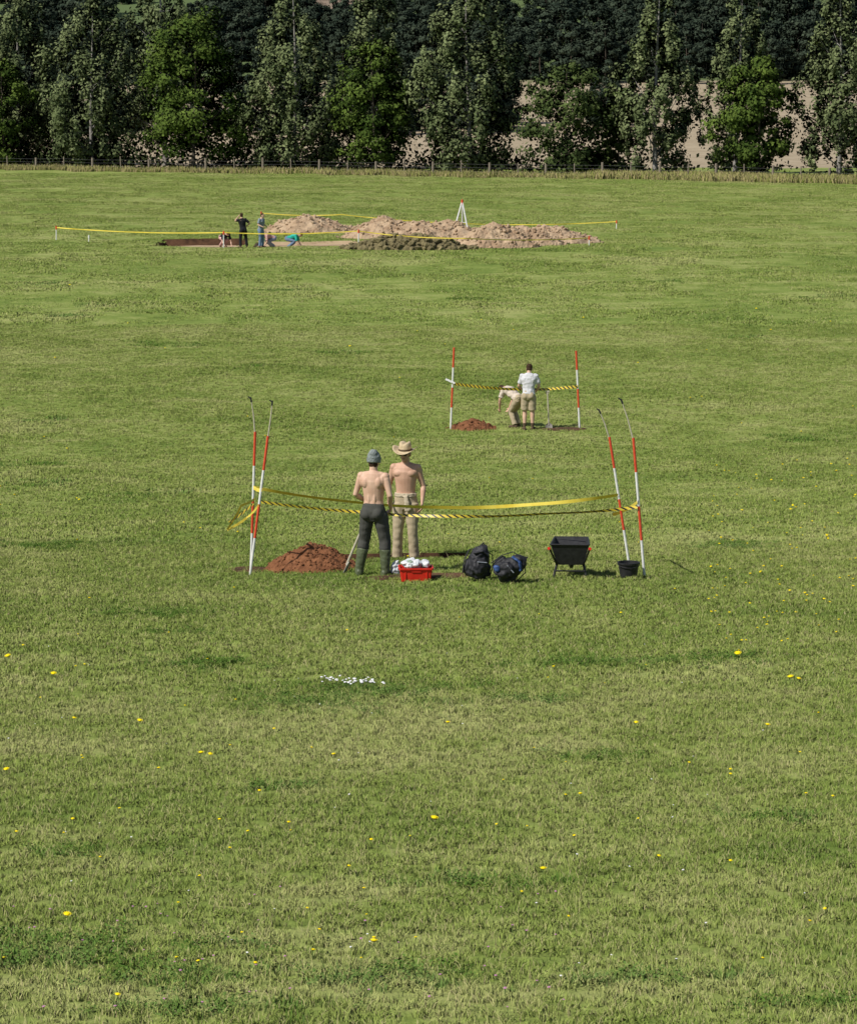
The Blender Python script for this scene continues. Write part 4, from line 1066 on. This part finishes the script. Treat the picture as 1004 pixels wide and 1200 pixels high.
for (px, py, r_) in [(80, 1085, .022), (438, 1116, .02), (510, 969, .026), (235, 891, .024), (247, 893, .018), (165, 853, .025), (10, 776, .03), (8, 911, .022), (865, 773, .034), (62, 797, .028), (925, 801, .028), (935, 803, .022), (390, 893, .017), (635, 1030, .02), (140, 1180, .014), (900, 858, .022), (525, 855, .02), (745, 855, .018), (88, 850, .02), (680, 940, .018)]:
    c = G(px, py); sp.append((c.x, c.y, .065, r_*1.15, 1))
r = random.Random(5)
for k in range(260):
    if r.random() < .4: px, py = r.uniform(830, 1010), r.uniform(540, 760)
    else: px, py = r.uniform(-60, 1060), 330+820*r.random()**.8
    c = G(px, py)
    sp.append((c.x, c.y, .055, r.uniform(.008, .015)*(1+max(0, c.y-26)/42), 1))
flowers('dandelion_flowers', [s_ for s_ in sp if not inside_excl(np.array([s_[0]]), np.array([s_[1]]))[0]], [M_stem, M_yf], 1)
sp = []
for k in range(44):
    px, py = (r.gauss(425, 10), r.gauss(808, 2.0)) if k < 32 else (r.gauss(386, 8), r.gauss(805, 2))
    c = G(px, py); sp.append((c.x, c.y, .085, r.uniform(.01, .022), 1))
for k in range(60): c = G(r.uniform(-60, 1060), r.uniform(760, 1190)); sp.append((c.x, c.y, .05, r.uniform(.005, .009), 1))
flowers('daisy_flowers', sp, [M_stem, M_wf], 2)
sp = []
for k in range(60):
    c = G(r.uniform(-30, 700), r.uniform(1050, 1195)); sp.append((c.x, c.y, .065, r.uniform(.006, .011), 1))
flowers('clover_flowers', sp, [M_stem, M_pf], 3)

# ------------------------------------------------------------ light, world, camera
sd = Vector((-0.62, -0.42, 0.80)).normalized()
sun = bpy.data.lights.new('sun', 'SUN'); sun.energy = 4.9; sun.angle = R_(0.5); sun.color = (1, 0.955, 0.88)
so = link(bpy.data.objects.new('sun', sun)); so.rotation_euler = (-sd).to_track_quat('-Z', 'Y').to_euler(); so.location = (0, 0, 50)
w = bpy.data.worlds.new('World'); scene.world = w; w.use_nodes = True
bg = w.node_tree.nodes['Background']; sk = w.node_tree.nodes.new('ShaderNodeTexSky'); sk.sky_type = 'NISHITA'; sk.sun_disc = False
sk.sun_elevation = math.asin(sd.z); sk.sun_rotation = math.atan2(sd.x, sd.y) % 6.28318
w.node_tree.links.new(sk.outputs[0], bg.inputs[0]); bg.inputs[1].default_value = 0.085
cam = bpy.data.cameras.new('camera'); co_ = link(bpy.data.objects.new('camera', cam)); scene.camera = co_
cam.sensor_fit = 'HORIZONTAL'; cam.sensor_width = 36; cam.lens = 36*F/1004; cam.clip_start = 0.1; cam.clip_end = 4000
co_.location = (0, 0, 0); co_.rotation_euler = (math.pi/2-PITCH, 0, 0)
scene.view_settings.view_transform = 'Standard'; scene.view_settings.look = 'None'; scene.view_settings.exposure = 0
